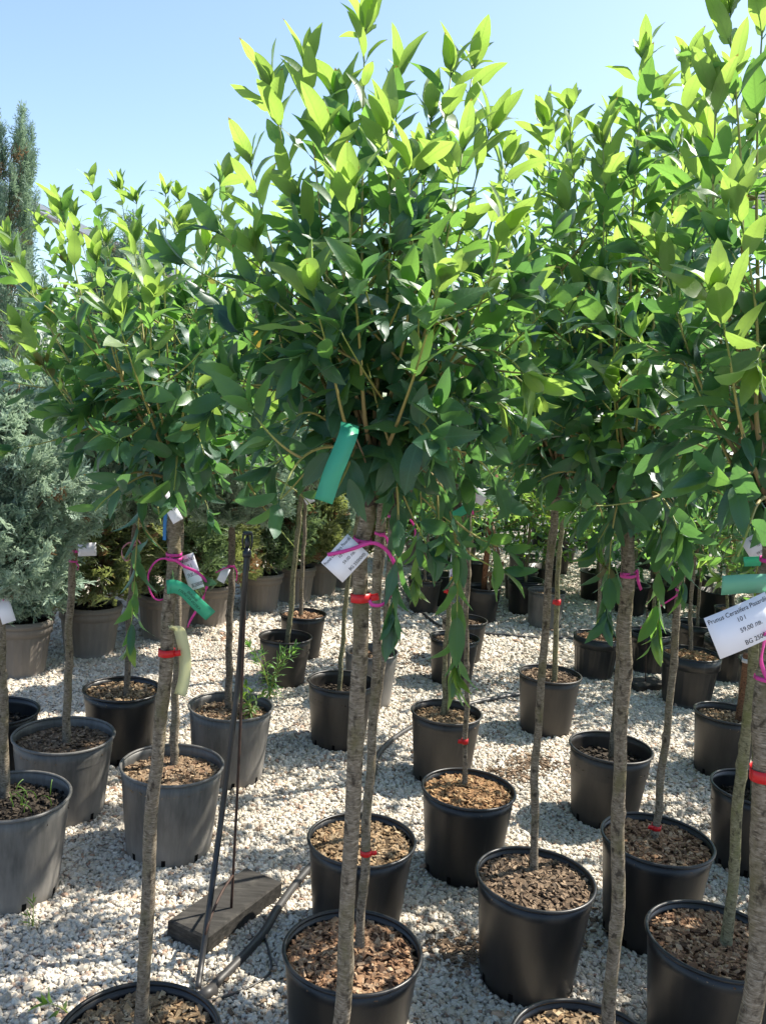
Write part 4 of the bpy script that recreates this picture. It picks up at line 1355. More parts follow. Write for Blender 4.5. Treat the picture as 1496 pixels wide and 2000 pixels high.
def conifer_mesh(name, mat, h, rmax, n, size, seed, shape, upright, wid=0.04, brown=0.0):
    rg = rs(seed)
    tp = [spray_template(rg, 9, 0.5, wid) for _ in range(5)]
    VV = []; MI = []
    for i in range(n):
        z = rg.uniform(0, 1) ** 0.9
        if shape == 'column': rr = rmax * (0.62 + 0.38 * math.sin(math.pi * min(1, z * 0.9 + 0.25))) * (1 - z ** 5)
        elif shape == 'bush': rr = rmax * math.sin(math.pi * (0.14 + 0.78 * z)) ** 0.7
        else:
            z = z ** 1.35
            rr = rmax * (1 - z) ** 0.75 * (0.6 + 0.4 * min(1, z * 6)) + 0.05
        a = rg.uniform(0, 6.283)
        lump = 1 + 0.20 * math.sin(3 * a + z * 11 + seed) + 0.13 * math.sin(7 * a - z * 23)
        q = math.sqrt(rg.uniform(0.12, 1.0))
        p = np.array([rr * q * lump * math.cos(a), rr * q * lump * math.sin(a), z * h])
        out = np.array([math.cos(a), math.sin(a), 0])
        d = unit(out * rg.uniform(0.5, 1.1) + np.array([0, 0, upright * rg.uniform(0.5, 1.2)]) + rg.normal(0, 0.35, 3))
        M = leaf_frame(p - d * size * 0.5, d, unit(rg.normal(0, 1, 3)), size * rg.uniform(0.6, 1.35))
        V = tp[rg.randint(5)] @ M[:3, :3].T + M[:3, 3]
        VV.append(V)
        MI.append(np.full(len(V) // 4, 1 if (brown and (q < 0.55 and rg.rand() < 0.7 or rg.rand() < brown)) else 0))
    V = np.concatenate(VV); F = np.arange(len(V)).reshape(-1, 4)
    return ngon_mesh(name, V, F, np.full((len(V), 2), 0.25), [mat, M_LEAF_DRY], np.concatenate(MI), False)

CON = {
    'blue': conifer_mesh('foliage_blue', M_CON_BLUE, 1.35, 0.36, 4600, 0.115, 1, 'bush', 0.8, 0.050),
    'olive': conifer_mesh('foliage_olive', M_CON_OLIVE, 1.75, 0.33, 3600, 0.13, 2, 'column', 0.5, 0.05, 0.05),
    'green': conifer_mesh('foliage_green', M_CON_GREEN, 1.75, 0.33, 3400, 0.13, 3, 'column', 0.6, 0.05, 0.03),
    'tall': plume_mesh('foliage_tall', M_CON_TALL, 3.2, 0.60, 75, 0.17, 4, 0.030),
    'ball': conifer_mesh('foliage_ball', M_CON_BLUE, 0.64, 0.27, 5200, 0.070, 6, 'bush', 0.8, 0.050, 0.01),
}
TREE_C = {}
def pick_leaf(age, t, rg):
    x = age + rg.normal(0, 0.13)
    if rg.rand() < 0.0007: return 'yel'
    if t > 0.97: return 'new'
    return 'new' if x < 0.20 else ('mid' if x < 0.52 else 'old')

CAMP = np.array([0, 0, CAM_H])
LV = {}
def join_leaves(items, rg, name, parent):
    """all remaining small leaves of one crown as one part; one material slot per age"""
    groups = {}
    for M, kind in items:
        groups.setdefault((kind, rg.randint(7)), []).append(M)
    mats = []; VV = []; FF = []; UU = []; MI = []; off = 0
    for (kind, q), Ms in groups.items():
        me = LEAF[kind][q]
        if (kind, q) not in LV:
            V = np.array([v.co[:] for v in me.vertices]); F = np.array([tuple(p.vertices) for p in me.polygons])
            U = np.zeros((len(V), 2)); ul = me.uv_layers[0].data
            for lp in me.loops: U[lp.vertex_index] = ul[lp.index].uv[:]
            LV[(kind, q)] = (V, F, U)
        V, F, U = LV[(kind, q)]
        Ms = np.array(Ms); n = len(Ms)
        W = np.einsum('nij,vj->nvi', Ms[:, :3, :3], V) + Ms[:, None, :3, 3]
        VV.append(W.reshape(-1, 3)); UU.append(np.tile(U, (n, 1)))
        FF.append((F[None] + (off + np.arange(n) * len(V))[:, None, None]).reshape(-1, 4)); off += n * len(V)
        m = me.materials[0]
        if m not in mats: mats.append(m)
        MI.append(np.full(n * len(F), mats.index(m)))
    me = ngon_mesh(name, np.concatenate(VV), np.concatenate(FF), np.concatenate(UU), mats, np.concatenate(MI))
    o = link(name, me, parent)
    tag(o, kind='stuff')
    return o

def make_tree(td):
    rg = rs(1000 + td['seed'])
    base = np.array(td['pts'][0])
    root = empty('fruit_tree', tuple(base))
    tag(root, td['label'], 'tree', 'grafted trees in pots')
    P = [np.array(p) - base for p in td['pts']]
    mb = MB()
    bark = M_BARK_D if td['name'] in ('T17', 'T16') else (M_BARK_M if td['name'] in ('T22', 'T20', 'T6t', 'T9t', 'T12t') else M_BARK)
    C = trunk_mesh(mb, P, td['rb'], td['rt'], td['seed'])
    mb.build('trunk', bark, root)
    TREE_C[td['name']] = (C + base, td['rb'], td['rt'])
    G = C[-1]; up = unit(C[-1] - C[-8])
    mb = MB()      # dark swollen graft union
    gl = np.array([G - up * 0.035, G - up * 0.012, G, G + up * 0.02, G + up * 0.045, G + up * 0.06])
    tube(mb, gl, np.array([0.92, 1.28, 1.65, 1.55, 1.15, 0.6]) * td['rt'], 12, True, lambda i, th: 1 + 0.10 * np.sin(3 * th + i * 1.7))
    mb.build('graft_union', M_SCION, root)
    if td['con']:
        o = link('foliage', CON['ball'], root)
        o.scale = (td['con'][0], td['con'][0], td['con'][1]); o.location = tuple(G - np.array([0, 0, 0.05])); o.rotation_euler = (0, 0, td['seed'] * 1.7)
        tag(o, kind='stuff')
        mb = MB()
        for k in range(16):
            a = k * 2.4; L = 0.16 * td['con'][0]
            tube(mb, bez(G + up * 0.02 * k * .6, G + np.array([L * .6 * math.cos(a), L * .6 * math.sin(a), 0.05 + .02 * k]), G + np.array([1.4 * L * math.cos(a), 1.4 * L * math.sin(a), 0.14 + 0.022 * k]), 8), np.linspace(0.005, 0.0015, 8), 5)
        mb.build('branches', M_POST, root)
        root.name = 'cypress_standard'
        root['category'] = 'conifer'; root['group'] = 'cypress balls grafted on stems'
        return
    shoots = []
    for tp in td['tips']:
        shoots.append(np.array(tp) - base)
    n, l0, l1, spr = td['auto']
    for k in range(n):
        a = k * 2.399 + rg.uniform(0, 1); inc = R_(rg.uniform(6, spr + 8)); l = rg.uniform(l0, l1)
        shoots.append(G + l * np.array([math.sin(inc) * math.cos(a), math.sin(inc) * math.sin(a), math.cos(inc)]))
    for k in range(td['droop']):
        a = k * 2.399 + rg.uniform(0, 2); l = rg.uniform(0.14, 0.28)
        shoots.append(G + np.array([l * math.cos(a), l * math.sin(a), rg.uniform(-0.03, 0.22)]))
    allleaves = []
    brs = []
    for k, tip in enumerate(shoots):
        h = tip - G
        hor = np.array([h[0], h[1], 0])
        if h[2] > 0.2:
            c = G + hor * rg.uniform(0.5, 0.68) + np.array([0, 0, h[2] * rg.uniform(0.28, 0.4)])
        elif h[2] > -0.12:
            c = G + hor * 0.6 + np.array([0, 0, max(0, h[2]) + rg.uniform(0.05, 0.12)])
        else:
            c = G + hor * 0.9 + np.array([0, 0, 0.10])
        st = G + up * rg.uniform(0.0, 0.04) + np.array([rg.normal(0, 0.004), rg.normal(0, 0.004), 0])
        K = bez(st, c, tip, 26)
        wob = rg.normal(0, 1, 4)
        tt = np.linspace(0, 1, 26)
        K[:, 0] += 0.006 * wob[0] * np.sin(tt * 7 + wob[1]) * tt; K[:, 1] += 0.006 * wob[2] * np.sin(tt * 8 + wob[3]) * tt
        ln = np.linalg.norm(np.diff(K, axis=0), axis=1).sum()
        r0 = min(0.0078, 0.0022 + 0.0075 * ln)
        mb = MB()
        tube(mb, K, 0.0011 + (r0 - 0.0011) * np.linspace(1, 0, 26) ** 1.6, 6, True)
        mb.uv[-1][:, 1] = np.repeat(tt, 6)
        lv = []
        shoot_leaves(K, rg, td['leaf'], 0.0205, 0.14 if ln > 0.3 else 0.05, 0.5 if ln > 0.3 else 0.7, lv, rg.uniform(0, 6))
        if ln <= 0.3:
            lv = [(m, min(1, a + 0.6), 0.3) for m, a, t in lv]
        if h[2] < -0.12:      # long hanging sucker: narrow drooping leaves
            lv = [(m, min(1, a * 0.5 + 0.3), t) for m, a, t in lv]
            for m, a, t in lv:
                d = unit(m[:3, 1]); s = np.linalg.norm(m[:3, 1])
                m[:, :] = leaf_frame(m[:3, 3], unit(d * 0.5 + np.array([0, 0, -1.0])), unit(m[:3, 2]), s * 1.05)
                m[:3, 0] *= 0.8
        ntw = rg.randint(2, 6) if ln > 0.4 else (1 if ln > 0.25 else 0)
        for q in range(ntw):
            ti = rg.randint(7, 19); p = K[ti]; tg = unit(K[ti + 1] - K[ti - 1])
            r = unit(np.cross(tg, rg.normal(0, 1, 3)))
            tl = rg.uniform(0.08, 0.2)
            e = p + tl * unit(tg * rg.uniform(0.4, 1.0) + r)
            K2 = bez(p, (p + e) / 2 + np.array([0, 0, -0.012]), e, 10)
            tube(mb, K2, np.linspace(0.0021, 0.0009, 10), 5, True)
            mb.uv[-1][:, 1] = np.repeat(np.linspace(0.4, 1, 10), 5)
            l2 = []
            shoot_leaves(K2, rg, td['leaf'] * 0.92, 0.028, 0.2, 0.4, l2, rg.uniform(0, 6))
            lv += [(m, min(1, 0.25 + a * 0.3 + (1 - ti / 25) * 0.5), t * 0.9) for m, a, t in l2]
        br = mb.build('branch', M_SHOOT, root)
        brs.append(br)
        if h[2] > -0.12:
            lim = G[2] - (0.02 if td['name'] in ('T5', 'T1') else 0.035 if td['name'] == 'T2' else 0.10)
            lv = [q for q in lv if (q[0][2, 3] + 0.7 * q[0][2, 1]) > lim]
        if td['name'] == 'T2':     # the hanging green strip has pushed the leaves round it aside
            gs = spline(STRIPS[0]['pts'], 12) - base
            lv = [q for q in lv if np.min(np.linalg.norm(gs - (q[0][:3, 3] + 0.5 * q[0][:3, 1]), axis=1)) > 0.075]
        for m, a, t in lv:
            allleaves.append((np.linalg.norm(m[:3, 3] + base - CAMP), k, m, pick_leaf(a, t, rg)))
    allleaves.sort(key=lambda q: q[0])
    for dist, k, m, kind in allleaves[:300]:
        o = bpy.data.objects.new('leaf', LEAF[kind][rg.randint(7)])
        COL.objects.link(o)
        o.parent = brs[k]
        o.matrix_basis = Matrix(m.tolist())
    rest = [(m, kind) for d, k, m, kind in allleaves[300:]]
    if rest:
        join_leaves(rest, rg, 'remaining_leaves', root)
    return len(allleaves)

for td in TREES:
    make_tree(td)

# trees further back: same build, crowns as masses of smaller leaves with the front ones as single leaves
def make_back_tree(i, b, g, r, cr, leaf, kind, label):
    rg = rs(3000 + i)
    base = np.array(b); G = np.array(g) - base
    root = empty('potted_tree', b)
    outer = label == 'tree'
    tag(root, 'tree of the same kind continuing the potted rows beside the price card tree' if outer else label, 'tree', 'rows going on beside the price card tree' if outer else 'trees in the back rows')
    if outer: make_pot(70 + i, b[0], b[1], 0.33, 0.30, 'black', 'tan', 0.275, 'black pot continuing the rows beside the price card tree', 'plant pot', 'pots going on beside the price card tree')
    mb = MB()
    C = trunk_mesh(mb, [np.zeros(3), G * 0.5 + np.array([rg.normal(0, .015), 0, 0]), G], r, r * 0.8, 700 + i, False)
    mb.build('trunk', M_BARK_M if i % 2 else M_BARK, root)
    lvs = []; brs = []
    for k in range(21 if outer else 15):
        a = k * 2.399 + rg.uniform(0, 1); inc = R_(rg.uniform(8, 80) if k < 11 else rg.uniform(85, 125)); l = cr * rg.uniform(0.7, 1.5) * (1.0 if k < 11 else 0.7)
        st = G * rg.uniform(0.88, 1.0)
        tip = st + l * np.array([math.sin(inc) * math.cos(a), math.sin(inc) * math.sin(a), math.cos(inc)])
        K = bez(st, (st + tip) / 2 + np.array([0, 0, -0.03]), tip, 16)
        m = MB(); tube(m, K, np.linspace(0.0045, 0.001, 16), 5); m.uv[-1][:, 1] = np.repeat(np.linspace(0.1, 1, 16), 5)
        l0 = []
        shoot_leaves(K, rg, leaf, 0.028, 0.1, 0.35, l0, rg.uniform(0, 6))
        for q in range(3):
            ti = rg.randint(3, 13); e = K[ti] + unit(rg.normal(0, 1, 3) + np.array([0, 0, .4])) * rg.uniform(0.10, 0.2)
            K2 = bez(K[ti], (K[ti] + e) / 2, e, 8)
            tube(m, K2, np.linspace(0.002, 0.0008, 8), 5); m.uv[-1][:, 1] = np.repeat(np.linspace(0.4, 1, 8), 5)
            shoot_leaves(K2, rg, leaf, 0.026, 0.1, 0.3, l0, rg.uniform(0, 6))
        brs.append(m.build('branch', M_SHOOT, root))
        for mm, a_, t in l0:
            kk = ('lime' if rg.rand() < 0.6 else 'mid') if kind == 1 else pick_leaf(a_, t, rg)
            lvs.append((np.linalg.norm(mm[:3, 3] + base - CAMP), k, mm, kk))
    lvs.sort(key=lambda q: q[0])
    nobj = 0 if outer else 160
    for dist, k, mm, kk in lvs[:nobj]:
        o = bpy.data.objects.new('leaf', LEAF[kk][rg.randint(7)])
        COL.objects.link(o); o.parent = brs[k]; o.matrix_basis = Matrix(mm.tolist())
    join_leaves([(mm, kk) for d, k, mm, kk in lvs[nobj:]], rg, 'remaining_leaves', root)

for i, (nm, b, g, r, cr, leaf, kind, label) in enumerate(BACK):
    make_back_tree(i, b, g, r, cr, leaf, kind, label)

# ------------------------------------------------------------------ conifers
def make_conifer(x, y, z0, kind, sc, rot, label, group, hstem=0.12):
    root = empty('cypress', (x, y, z0))
    tag(root, label, 'conifer', group)
    hh = {'blue': 1.35, 'olive': 1.75, 'green': 1.75, 'tall': 3.2}[kind] * sc[1]
    mb = MB()
    rg = rs(int(abs(x * 100) + y * 37))
    tube(mb, spline([(0, 0, -0.03), (rg.normal(0, .01), rg.normal(0, .01), hh * .45), (0, 0, hh * (0.84 if kind == 'tall' else 0.95) + hstem)], 14), np.linspace(0.016, 0.003, 14), 8)
    for k in range(26):
        a = k * 2.4; zz = hstem + hh * (0.03 + 0.03 * k); L = 0.20 * sc[0]
        p = np.array([0, 0, zz])
        tube(mb, bez(p, p + np.array([L * .5 * math.cos(a), L * .5 * math.sin(a), 0.03]), p + np.array([L * math.cos(a), L * math.sin(a), 0.16]), 6), np.linspace(0.005, 0.0015, 6), 5)
    mb.build('trunk', M_POST, root)
    o = link('foliage', CON[kind], root)
    o.scale = (sc[0], sc[0], sc[1]); o.location = (0, 0, hstem); o.rotation_euler = (0, 0, rot)
    tag(o, kind='stuff')
    return root

GL = {'A': ('blue', (0.92, 0.95), 'bushy blue green cypress in the ribbed pot beside the grassy pot'),
      'B': ('olive', (1.05, 0.85), 'olive cypress with browned inner twigs behind the trunk with the small blank card'),
      'C': ('green', (1.05, 1.02), 'dense cypress behind the pink bowed stem'),
      'D': ('olive', (1.0, 1.0), 'olive cypress with brown heart behind the ribbon tied trunk'),
      'E': ('green', (1.0, 1.05), 'cypress behind the sprinkler head'),
      'F': ('olive', (1.0, 1.05), 'cypress behind the two pale far stems'),
      'G': ('blue', (0.95, 1.25), 'bluish cypress behind the leaning stem'),
      'H': ('olive', (1.0, 1.1), 'cypress at the far end of the ribbed pot row'),
      'I': ('olive', (0.9, 0.7), 'low cypress in a far taupe pot'), 'J': ('green', (0.9, 0.7), 'low dark cypress in the last far taupe pot')}
GP = {'A': 'taupe ribbed pot under the bushy blue green cypress', 'B': 'taupe ribbed pot right behind the dusty pot with the small blank card tree',
      'C': 'taupe ribbed pot behind the ribbon tied trunk', 'D': 'taupe ribbed pot between the green label and the mottled trunk', 'E': 'taupe ribbed pot behind the sprinkler riser',
      'F': 'taupe ribbed pot behind the two pale far stems', 'G': 'taupe ribbed pot below the bluish cypress of the row', 'H': 'small looking taupe pot at the far end of the ribbed row',
      'I': 'far taupe pot behind the thin pale stem', 'J': 'far taupe pot behind hanging leaves and the staked stem'}
for i, (n, x, y, D, H) in enumerate(GREY):
    make_pot(-20 - i + 60, x, y + (0 if y > 4.2 else 0), D, H, 'grey', 'soil', H - 0.03, GP[n], 'plant pot', 'ribbed taupe pots in a row')
    k, sc, lab = GL[n]
    make_conifer(x, y, H - 0.03, k, sc, i * 1.3, lab, 'cypresses in ribbed pots', 0.10 if k != 'blue' else 0.06)

# big cypresses planted behind the row
for i, (x, y, k, sc, lab) in enumerate([(-2.72, 6.2, 'tall', (0.66, 1.06), 'tall feathery cypress whose thin top stands against the sky'),
                                        (-2.35, 7.6, 'tall', (1.2, 0.92), 'broad cypress behind the olive cypresses'),
                                        (-3.9, 7.8, 'tall', (1.2, 1.0), 'cypress beside the tall feathery one'),
                                        (-1.5, 8.6, 'tall', (1.1, 0.78), 'green cypress behind the ribbed pot row'),
                                        (-0.5, 9.2, 'tall', (1.2, 0.75), 'green cypress at the end of the back row'),
                                        (-3.2, 4.9, 'blue', (1.3, 1.3), 'blue green cypress behind the bushy one')]):
    make_conifer(x, y, 0.0, k, sc, i * 2.1, lab, 'cypresses behind the pots', 0.1)

# ------------------------------------------------------------------ labels, ribbons and tapes
def text_width(me):
    xs = [v.co.x for v in me.vertices]
    return (max(xs) - min(xs)) if xs else 1.0

TW = np.array([0.0, 0.0, 1.0])
def ribbon_part(pts, parent, base, mat, width=0.0055, wd=(0.25, -0.2, 1)):
    C = spline(pts, 8 * len(pts)) - base
    mb = MB()
    ribbon(mb, C, width, 0.0007, wd)
    return mb.build('ribbon', mat, parent)

for cd in CARDS:
    c = np.array(cd['c']); X = unit(np.array(cd['x'])); Y = np.array(cd['y']); Y = unit(Y - X * (X @ Y)); Z = np.cross(X, Y)
    root = empty('price_card', tuple(c))
    tag(root, cd['label'], 'price card')
    w, h = cd['w'], cd['h']
    mb = MB()
    nx = 7
    V = []; F = []
    bend = 0.0035
    for k in range(nx):
        u = k / (nx - 1) - 0.5
        zz = bend * (4 * u * u)
        for v in (-0.5, 0.5):
            for s in (0.0, -0.0005):
                V.append(X * u * w + Y * v * h + Z * (zz * -1 + s))
    for k in range(nx - 1):
        a = k * 4
        F += [(a, a + 4, a + 6, a + 2), (a + 1, a + 3, a + 7, a + 5), (a, a + 1, a + 5, a + 4), (a + 2, a + 6, a + 7, a + 3)]
    F += [(0, 2, 3, 1), (4 * nx - 4, 4 * nx - 3, 4 * nx - 1, 4 * nx - 2)]
    mb.add(V, F)
    mb.build('card', M_PAPER if cd['col'] == 'white' else M_PAPER_G, root, True)
    if cd['text']:
        rows = cd['text']
        Mx = Matrix((X, Y, Z)).transposed().to_4x4()
        ys = [0.36, 0.17, -0.08, -0.38] if len(rows) == 4 else ([0.3, 0.0, -0.3] if len(rows) == 3 else [0.25])
        xs = [0.0, 0.0, 0.10, 0.16] if len(rows) == 4 else [0, 0, 0]
        for r, (row, yy) in enumerate(zip(rows, ys)):
            sz = h * (0.155 if r == 0 else 0.15)
            me = text_mesh(row, sz, M_INK)
            tw = text_width(me)
            lim = w * (0.94 if r == 0 else 0.7)
            k = min(1.0, lim / tw)
            if r == 0 and k == 1.0: k = min(1.25, lim / tw)
            for v in me.vertices:
                v.co.x *= k
                u = (v.co.x + xs[r] * w) / w
                v.co.z = -bend * 4 * u * u + 0.0004
            o = link('lettering', me, root)
            o.matrix_basis = Mx @ Matrix.Translation((xs[r] * w, yy * h, 0))
    tie = [np.array(p) for p in cd['tie']]
    if len(tie) >= 2:
        # the ribbon runs on to the stem it is tied round
        Cc = TREE_C[cd['tree']][0]
        end = tie[-1]; q = Cc[np.argmin(np.linalg.norm(Cc - end, axis=1))]
        st = tie[0]; q0 = Cc[np.argmin(np.linalg.norm(Cc - st, axis=1))]
        ribbon_part(tie, root, c, M_PINK)
        rad = TREE_C[cd['tree']][2] * 1.12
        # band round the stem
        m = tie[np.argmin([np.min(np.linalg.norm(Cc - p, axis=1)) for p in tie])]
        i0 = int(np.clip(np.argmin(np.linalg.norm(Cc - m, axis=1)), 2, len(Cc) - 3)); qq = Cc[i0]; ax = unit(Cc[i0 + 2] - Cc[i0 - 2])
        e1 = unit(np.cross(ax, [0, 1, 0])); e2 = np.cross(ax, e1)
        ring = [qq + rad * (math.cos(t) * e1 + math.sin(t) * e2) - c for t in np.linspace(0, 6.1, 18)]
        mb = MB(); ribbon(mb, ring, 0.0055, 0.0008, ax); mb.build('ribbon_band', M_PINK, root)
        # knot bridging the band and the ribbon
        mb = MB(); tube(mb, [m - c, (m + qq) / 2 - c, qq - c], 0.0016, 6); mb.build('ribbon_knot', M_PINK, root)

for sd_ in STRIPS:
    pts = [np.array(p) for p in sd_['pts']]
    base = pts[0]
    root = empty(sd_['name'], tuple(base))
    tag(root, sd_['label'], 'label strip')
    C = spline(pts, 28) - base
    mb = MB()
    T = unit(C[-1] - C[0])
    wd = np.cross(T, np.array([0.05, 1.0, 0.10]))
    ribbon(mb, C, sd_['w'], 0.0006, wd)
    mb.build('strip', STRIPM[sd_['col']], root, True)
    Cc = TREE_C[sd_['tree']][0]
    q = Cc[np.argmin(np.linalg.norm(Cc - base, axis=1))] - base
    mb = MB(); tube(mb, [np.zeros(3), q * 0.5 + np.array([0, 0, .004]), q], 0.0013, 6); mb.build('tie', M_SHOOT if sd_['col'] != 'yellow' else STRIPM['yellow'], root)
    if sd_['text']:
        T_, N_, B_ = frames(C)
        for r, row in enumerate(sd_['text']):
            me = text_mesh(row, sd_['w'] * 0.26, M_INK)
            L = np.concatenate([[0], np.cumsum(np.linalg.norm(np.diff(C, axis=0), axis=1))])
            wn_ = unit(wd)
            for v in me.vertices:
                s = v.co.x + L[-1] * 0.52; t = np.interp(s, L, np.arange(len(C)))
                i = int(min(len(C) - 2, max(0, math.floor(t)))); f = t - i
                p = C[i] * (1 - f) + C[i + 1] * f; tg = unit(C[i + 1] - C[i])
                w_ = unit(wn_ - tg * (wn_ @ tg))
                if w_[2] < 0: w_ = -w_
                nrm = np.cross(tg, w_)
                if nrm @ (CAMP - base) < 0: nrm = -nrm
                q = p + w_ * (v.co.y + (0.12 - 0.28 * r) * sd_['w']) + nrm * 0.0007
                v.co = Vector(q.tolist())
            link('lettering', me, root)

for (pts, tr, label) in RIBBONS:
    base = np.array(pts[0])
    Cc, rb, rt = TREE_C[tr]
    root = empty('ribbon', tuple(base))
    tag(root, label, 'ribbon')
    faded = 'faded' in label
    ribbon_part(pts, root, base, M_PINK_F if faded else M_PINK, 0.006 if 'thin' not in label else 0.0035).name = 'ribbon_tail'
    i0 = int(np.clip(np.argmin(np.linalg.norm(Cc - base, axis=1)), 2, len(Cc) - 3)); qq = Cc[i0]; ax = unit(Cc[i0 + 2] - Cc[i0 - 2])
    rad = (rb + (rt - rb) * i0 / len(Cc)) * 1.12
    e1 = unit(np.cross(ax, [0, 1, 0])); e2 = np.cross(ax, e1)
    ring = [qq + rad * (math.cos(t) * e1 + math.sin(t) * e2) - base for t in np.linspace(0, 6.1, 18)]
    mb = MB(); ribbon(mb, ring, 0.006, 0.0008, ax); mb.build('ribbon_band', M_PINK_F if faded else M_PINK, root)
    if np.linalg.norm(qq - base) > rad + 0.004:
        mb = MB(); tube(mb, [np.zeros(3), qq - base], 0.0014, 6); mb.build('ribbon_knot', M_PINK, root)

for (tr, p, w, label) in TAPES:
    Cc, rb, rt = TREE_C[tr]
    p = np.array(p)
    i0 = int(np.clip(np.argmin(np.abs(Cc[:, 2] - p[2])), 2, len(Cc) - 3)); qq = Cc[i0]; ax = unit(Cc[i0 + 2] - Cc[i0 - 2])
    rad = (rb + (rt - rb) * i0 / len(Cc)) * 1.13
    root = empty('tape_band', tuple(qq)); tag(root, label, 'tape')
    e1 = unit(np.cross(ax, [0, 1, 0])); e2 = np.cross(ax, e1)
    ring = [rad * (1 + 0.03 * math.sin(5 * t)) * (math.cos(t) * e1 + math.sin(t) * e2) for t in np.linspace(0.2, 6.4, 26)]
    mb = MB(); ribbon(mb, ring, w, 0.001, ax); mb.build('band', M_RED, root)
    mb = MB()
    s = -e1 * (1 if e1[0] > 0 else -1)
    if tr in ('T5t', 'T11t', 'T9t', 'T6t'):
        tail = [s * rad * 0.8 - e2 * rad * 0.7 * np.sign(e2[1] if abs(e2[1]) > 1e-6 else 1), s * (rad + 0.006) + np.array([0, -.012, .003]), s * (rad + 0.014) + np.array([0, -.014, .004])]
    else:
        tail = [-s * rad * 0.9 + np.array([0, -.004, 0]), -s * (rad + 0.006) + np.array([0, -.006, .001]), -s * (rad + 0.012) + np.array([0, -.004, .002])]
    ribbon(mb, spline(tail, 8), w * 0.8, 0.001, ax); mb.build('tape_end', M_RED, root)

# ------------------------------------------------------------------ stakes
for (pt, dx, dy, z1, r, lab) in [('T6t', 0.016, -0.004, 0.60, 0.006, 'thin stake tied to the stem by the hose'), ('T9t', -0.002, 0.03, 0.92, 0.006, 'thin stake beside the stem with the orange red knot')]:
    b = TREE_C[pt][0]
    mb = MB()
    p0 = b[0] + np.array([dx, dy, 0]); k = int(np.argmin(abs(b[:, 2] - z1))); p1 = b[k] + np.array([dx * 1.3, dy * 1.3, 0])
    o = empty('stake', tuple(p0)); tag(o, lab, 'stake')
    tube(mb, np.array([p0, (p0 + p1) / 2, p1]) - p0, [r, r, r * 0.9], 8)
    mb.build('stake_rod', M_STAKE, o)

# short dark post in the pot by the price card
q = [p for p in POTS if p[0] == 'P34'][0]
o = empty('wooden_post', (q[1] + 0.05, q[2] - 0.02, q[7] - 0.02)); tag(o, 'short dark round post standing in the pot below the big price card', 'post')
mb = MB(); tube(mb, spline([(0, 0, 0), (0.004, 0, 0.18), (0.0, 0, 0.34)], 10), [0.020] * 10, 12); mb.build('post', M_POST, o)
mb = MB(); tube(mb, [(0, 0, 0.300), (0, 0, 0.318)], 0.0225, 14); mb.build('post_band', M_PAPER_G, o)

# ------------------------------------------------------------------ sprinkler stands and hoses
def sprinkler(block_c, block_s, rot, rod, riser, head, label, name='sprinkler_stand'):
    base = np.array([block_c[0], block_c[1], 0.0])
    root = empty(name, tuple(base)); tag(root, label, 'sprinkler')
    mb = MB()
    M = np.array(Matrix.Rotation(rot, 3, 'Z'))
    # bevelled block
    sx, sy, sz = block_s; b = 0.006
    V = []
    for z, k in ((0.0, b * .5), (b, 0), (sz - b, 0), (sz, b)):
        for X, Y in ((-1, -1), (1, -1), (1, 1), (-1, 1)):
            V.append((X * (sx / 2 - k), Y * (sy / 2 - k), z))
    F = quads_grid(4, 4) + [(3, 2, 1, 0), (12, 13, 14, 15)]
    mb.add(np.array(V) @ M.T, F); bo = mb.build('base_block', M_BOARD, root, False)
    mb = MB(); tube(mb, spline(rod, 24) - base, 0.0042, 8); mb.build('steel_rod', M_RUST, root)
    if riser:
        mb = MB(); tube(mb, spline(riser, 50) - base, 0.0085, 10); mb.build('riser_hose', M_HOSE, root)
        p0, p1 = np.array(head[0]) - base, np.array(head[1]) - base
        ax = unit(p1 - p0); L = np.linalg.norm(p1 - p0)
        mb = MB()
        zz = [-0.05, -0.012, -0.012, 0.006, 0.006, 0.014]
        rr = [0.0095, 0.0095, 0.0125, 0.0125, 0.009, 0.009]
        tube(mb, [p0 + ax * z for z in zz], rr, 14); hd = mb.build('sprinkler_body', M_BLACKP, root)
        mb = MB()
        tube(mb, [p0 + ax * z for z in (L - 0.006, L - 0.001, L + 0.003)], [0.013, 0.0145, 0.012], 14); mb.build('sprinkler_cap', M_BLACKP, root)
        for s in (-1, 1):
            mb = MB(); tube(mb, [p0 + ax * 0.010 + np.array([s * 0.010, 0, 0]), p0 + ax * (L * .55) + np.array([s * 0.0135, 0, 0]), p0 + ax * L + np.array([s * 0.0115, 0, 0])], 0.0028, 8); mb.build('bridge_arm', M_BLACKP, root)
        mb = MB(); tube(mb, [p0 + ax * z for z in (0.012, 0.024, 0.034, L - 0.005)], [0.005, 0.0085, 0.008, 0.003], 12); mb.build('rotor', M_BLACKP, root)
        # bent steel bracket holding the riser to the rod
        mb = MB(); rp = spline(riser, 50) - base
        a = rp[9]; bq = spline(rod, 24)[2] - base
        tube(mb, spline([a, a + np.array([0.004, .01, 0.03]), (a + bq) / 2 + np.array([0, 0, .03]), bq], 12), 0.004, 6); mb.build('bracket', M_RUST, root)
    return root

sprinkler((-0.385, 2.475), (0.36, 0.145, 0.062), R_(61), ROD, RISER, HEADP, 'black sprinkler riser on a weathered board with a rusty rod beside the ribbon tied trunk')
sprinkler((1.65, 5.08), (0.24, 0.14, 0.045), R_(25), list(ROD2), None, None, 'small block with an upright thin rod behind the bare trunk, near the orange chip pot')

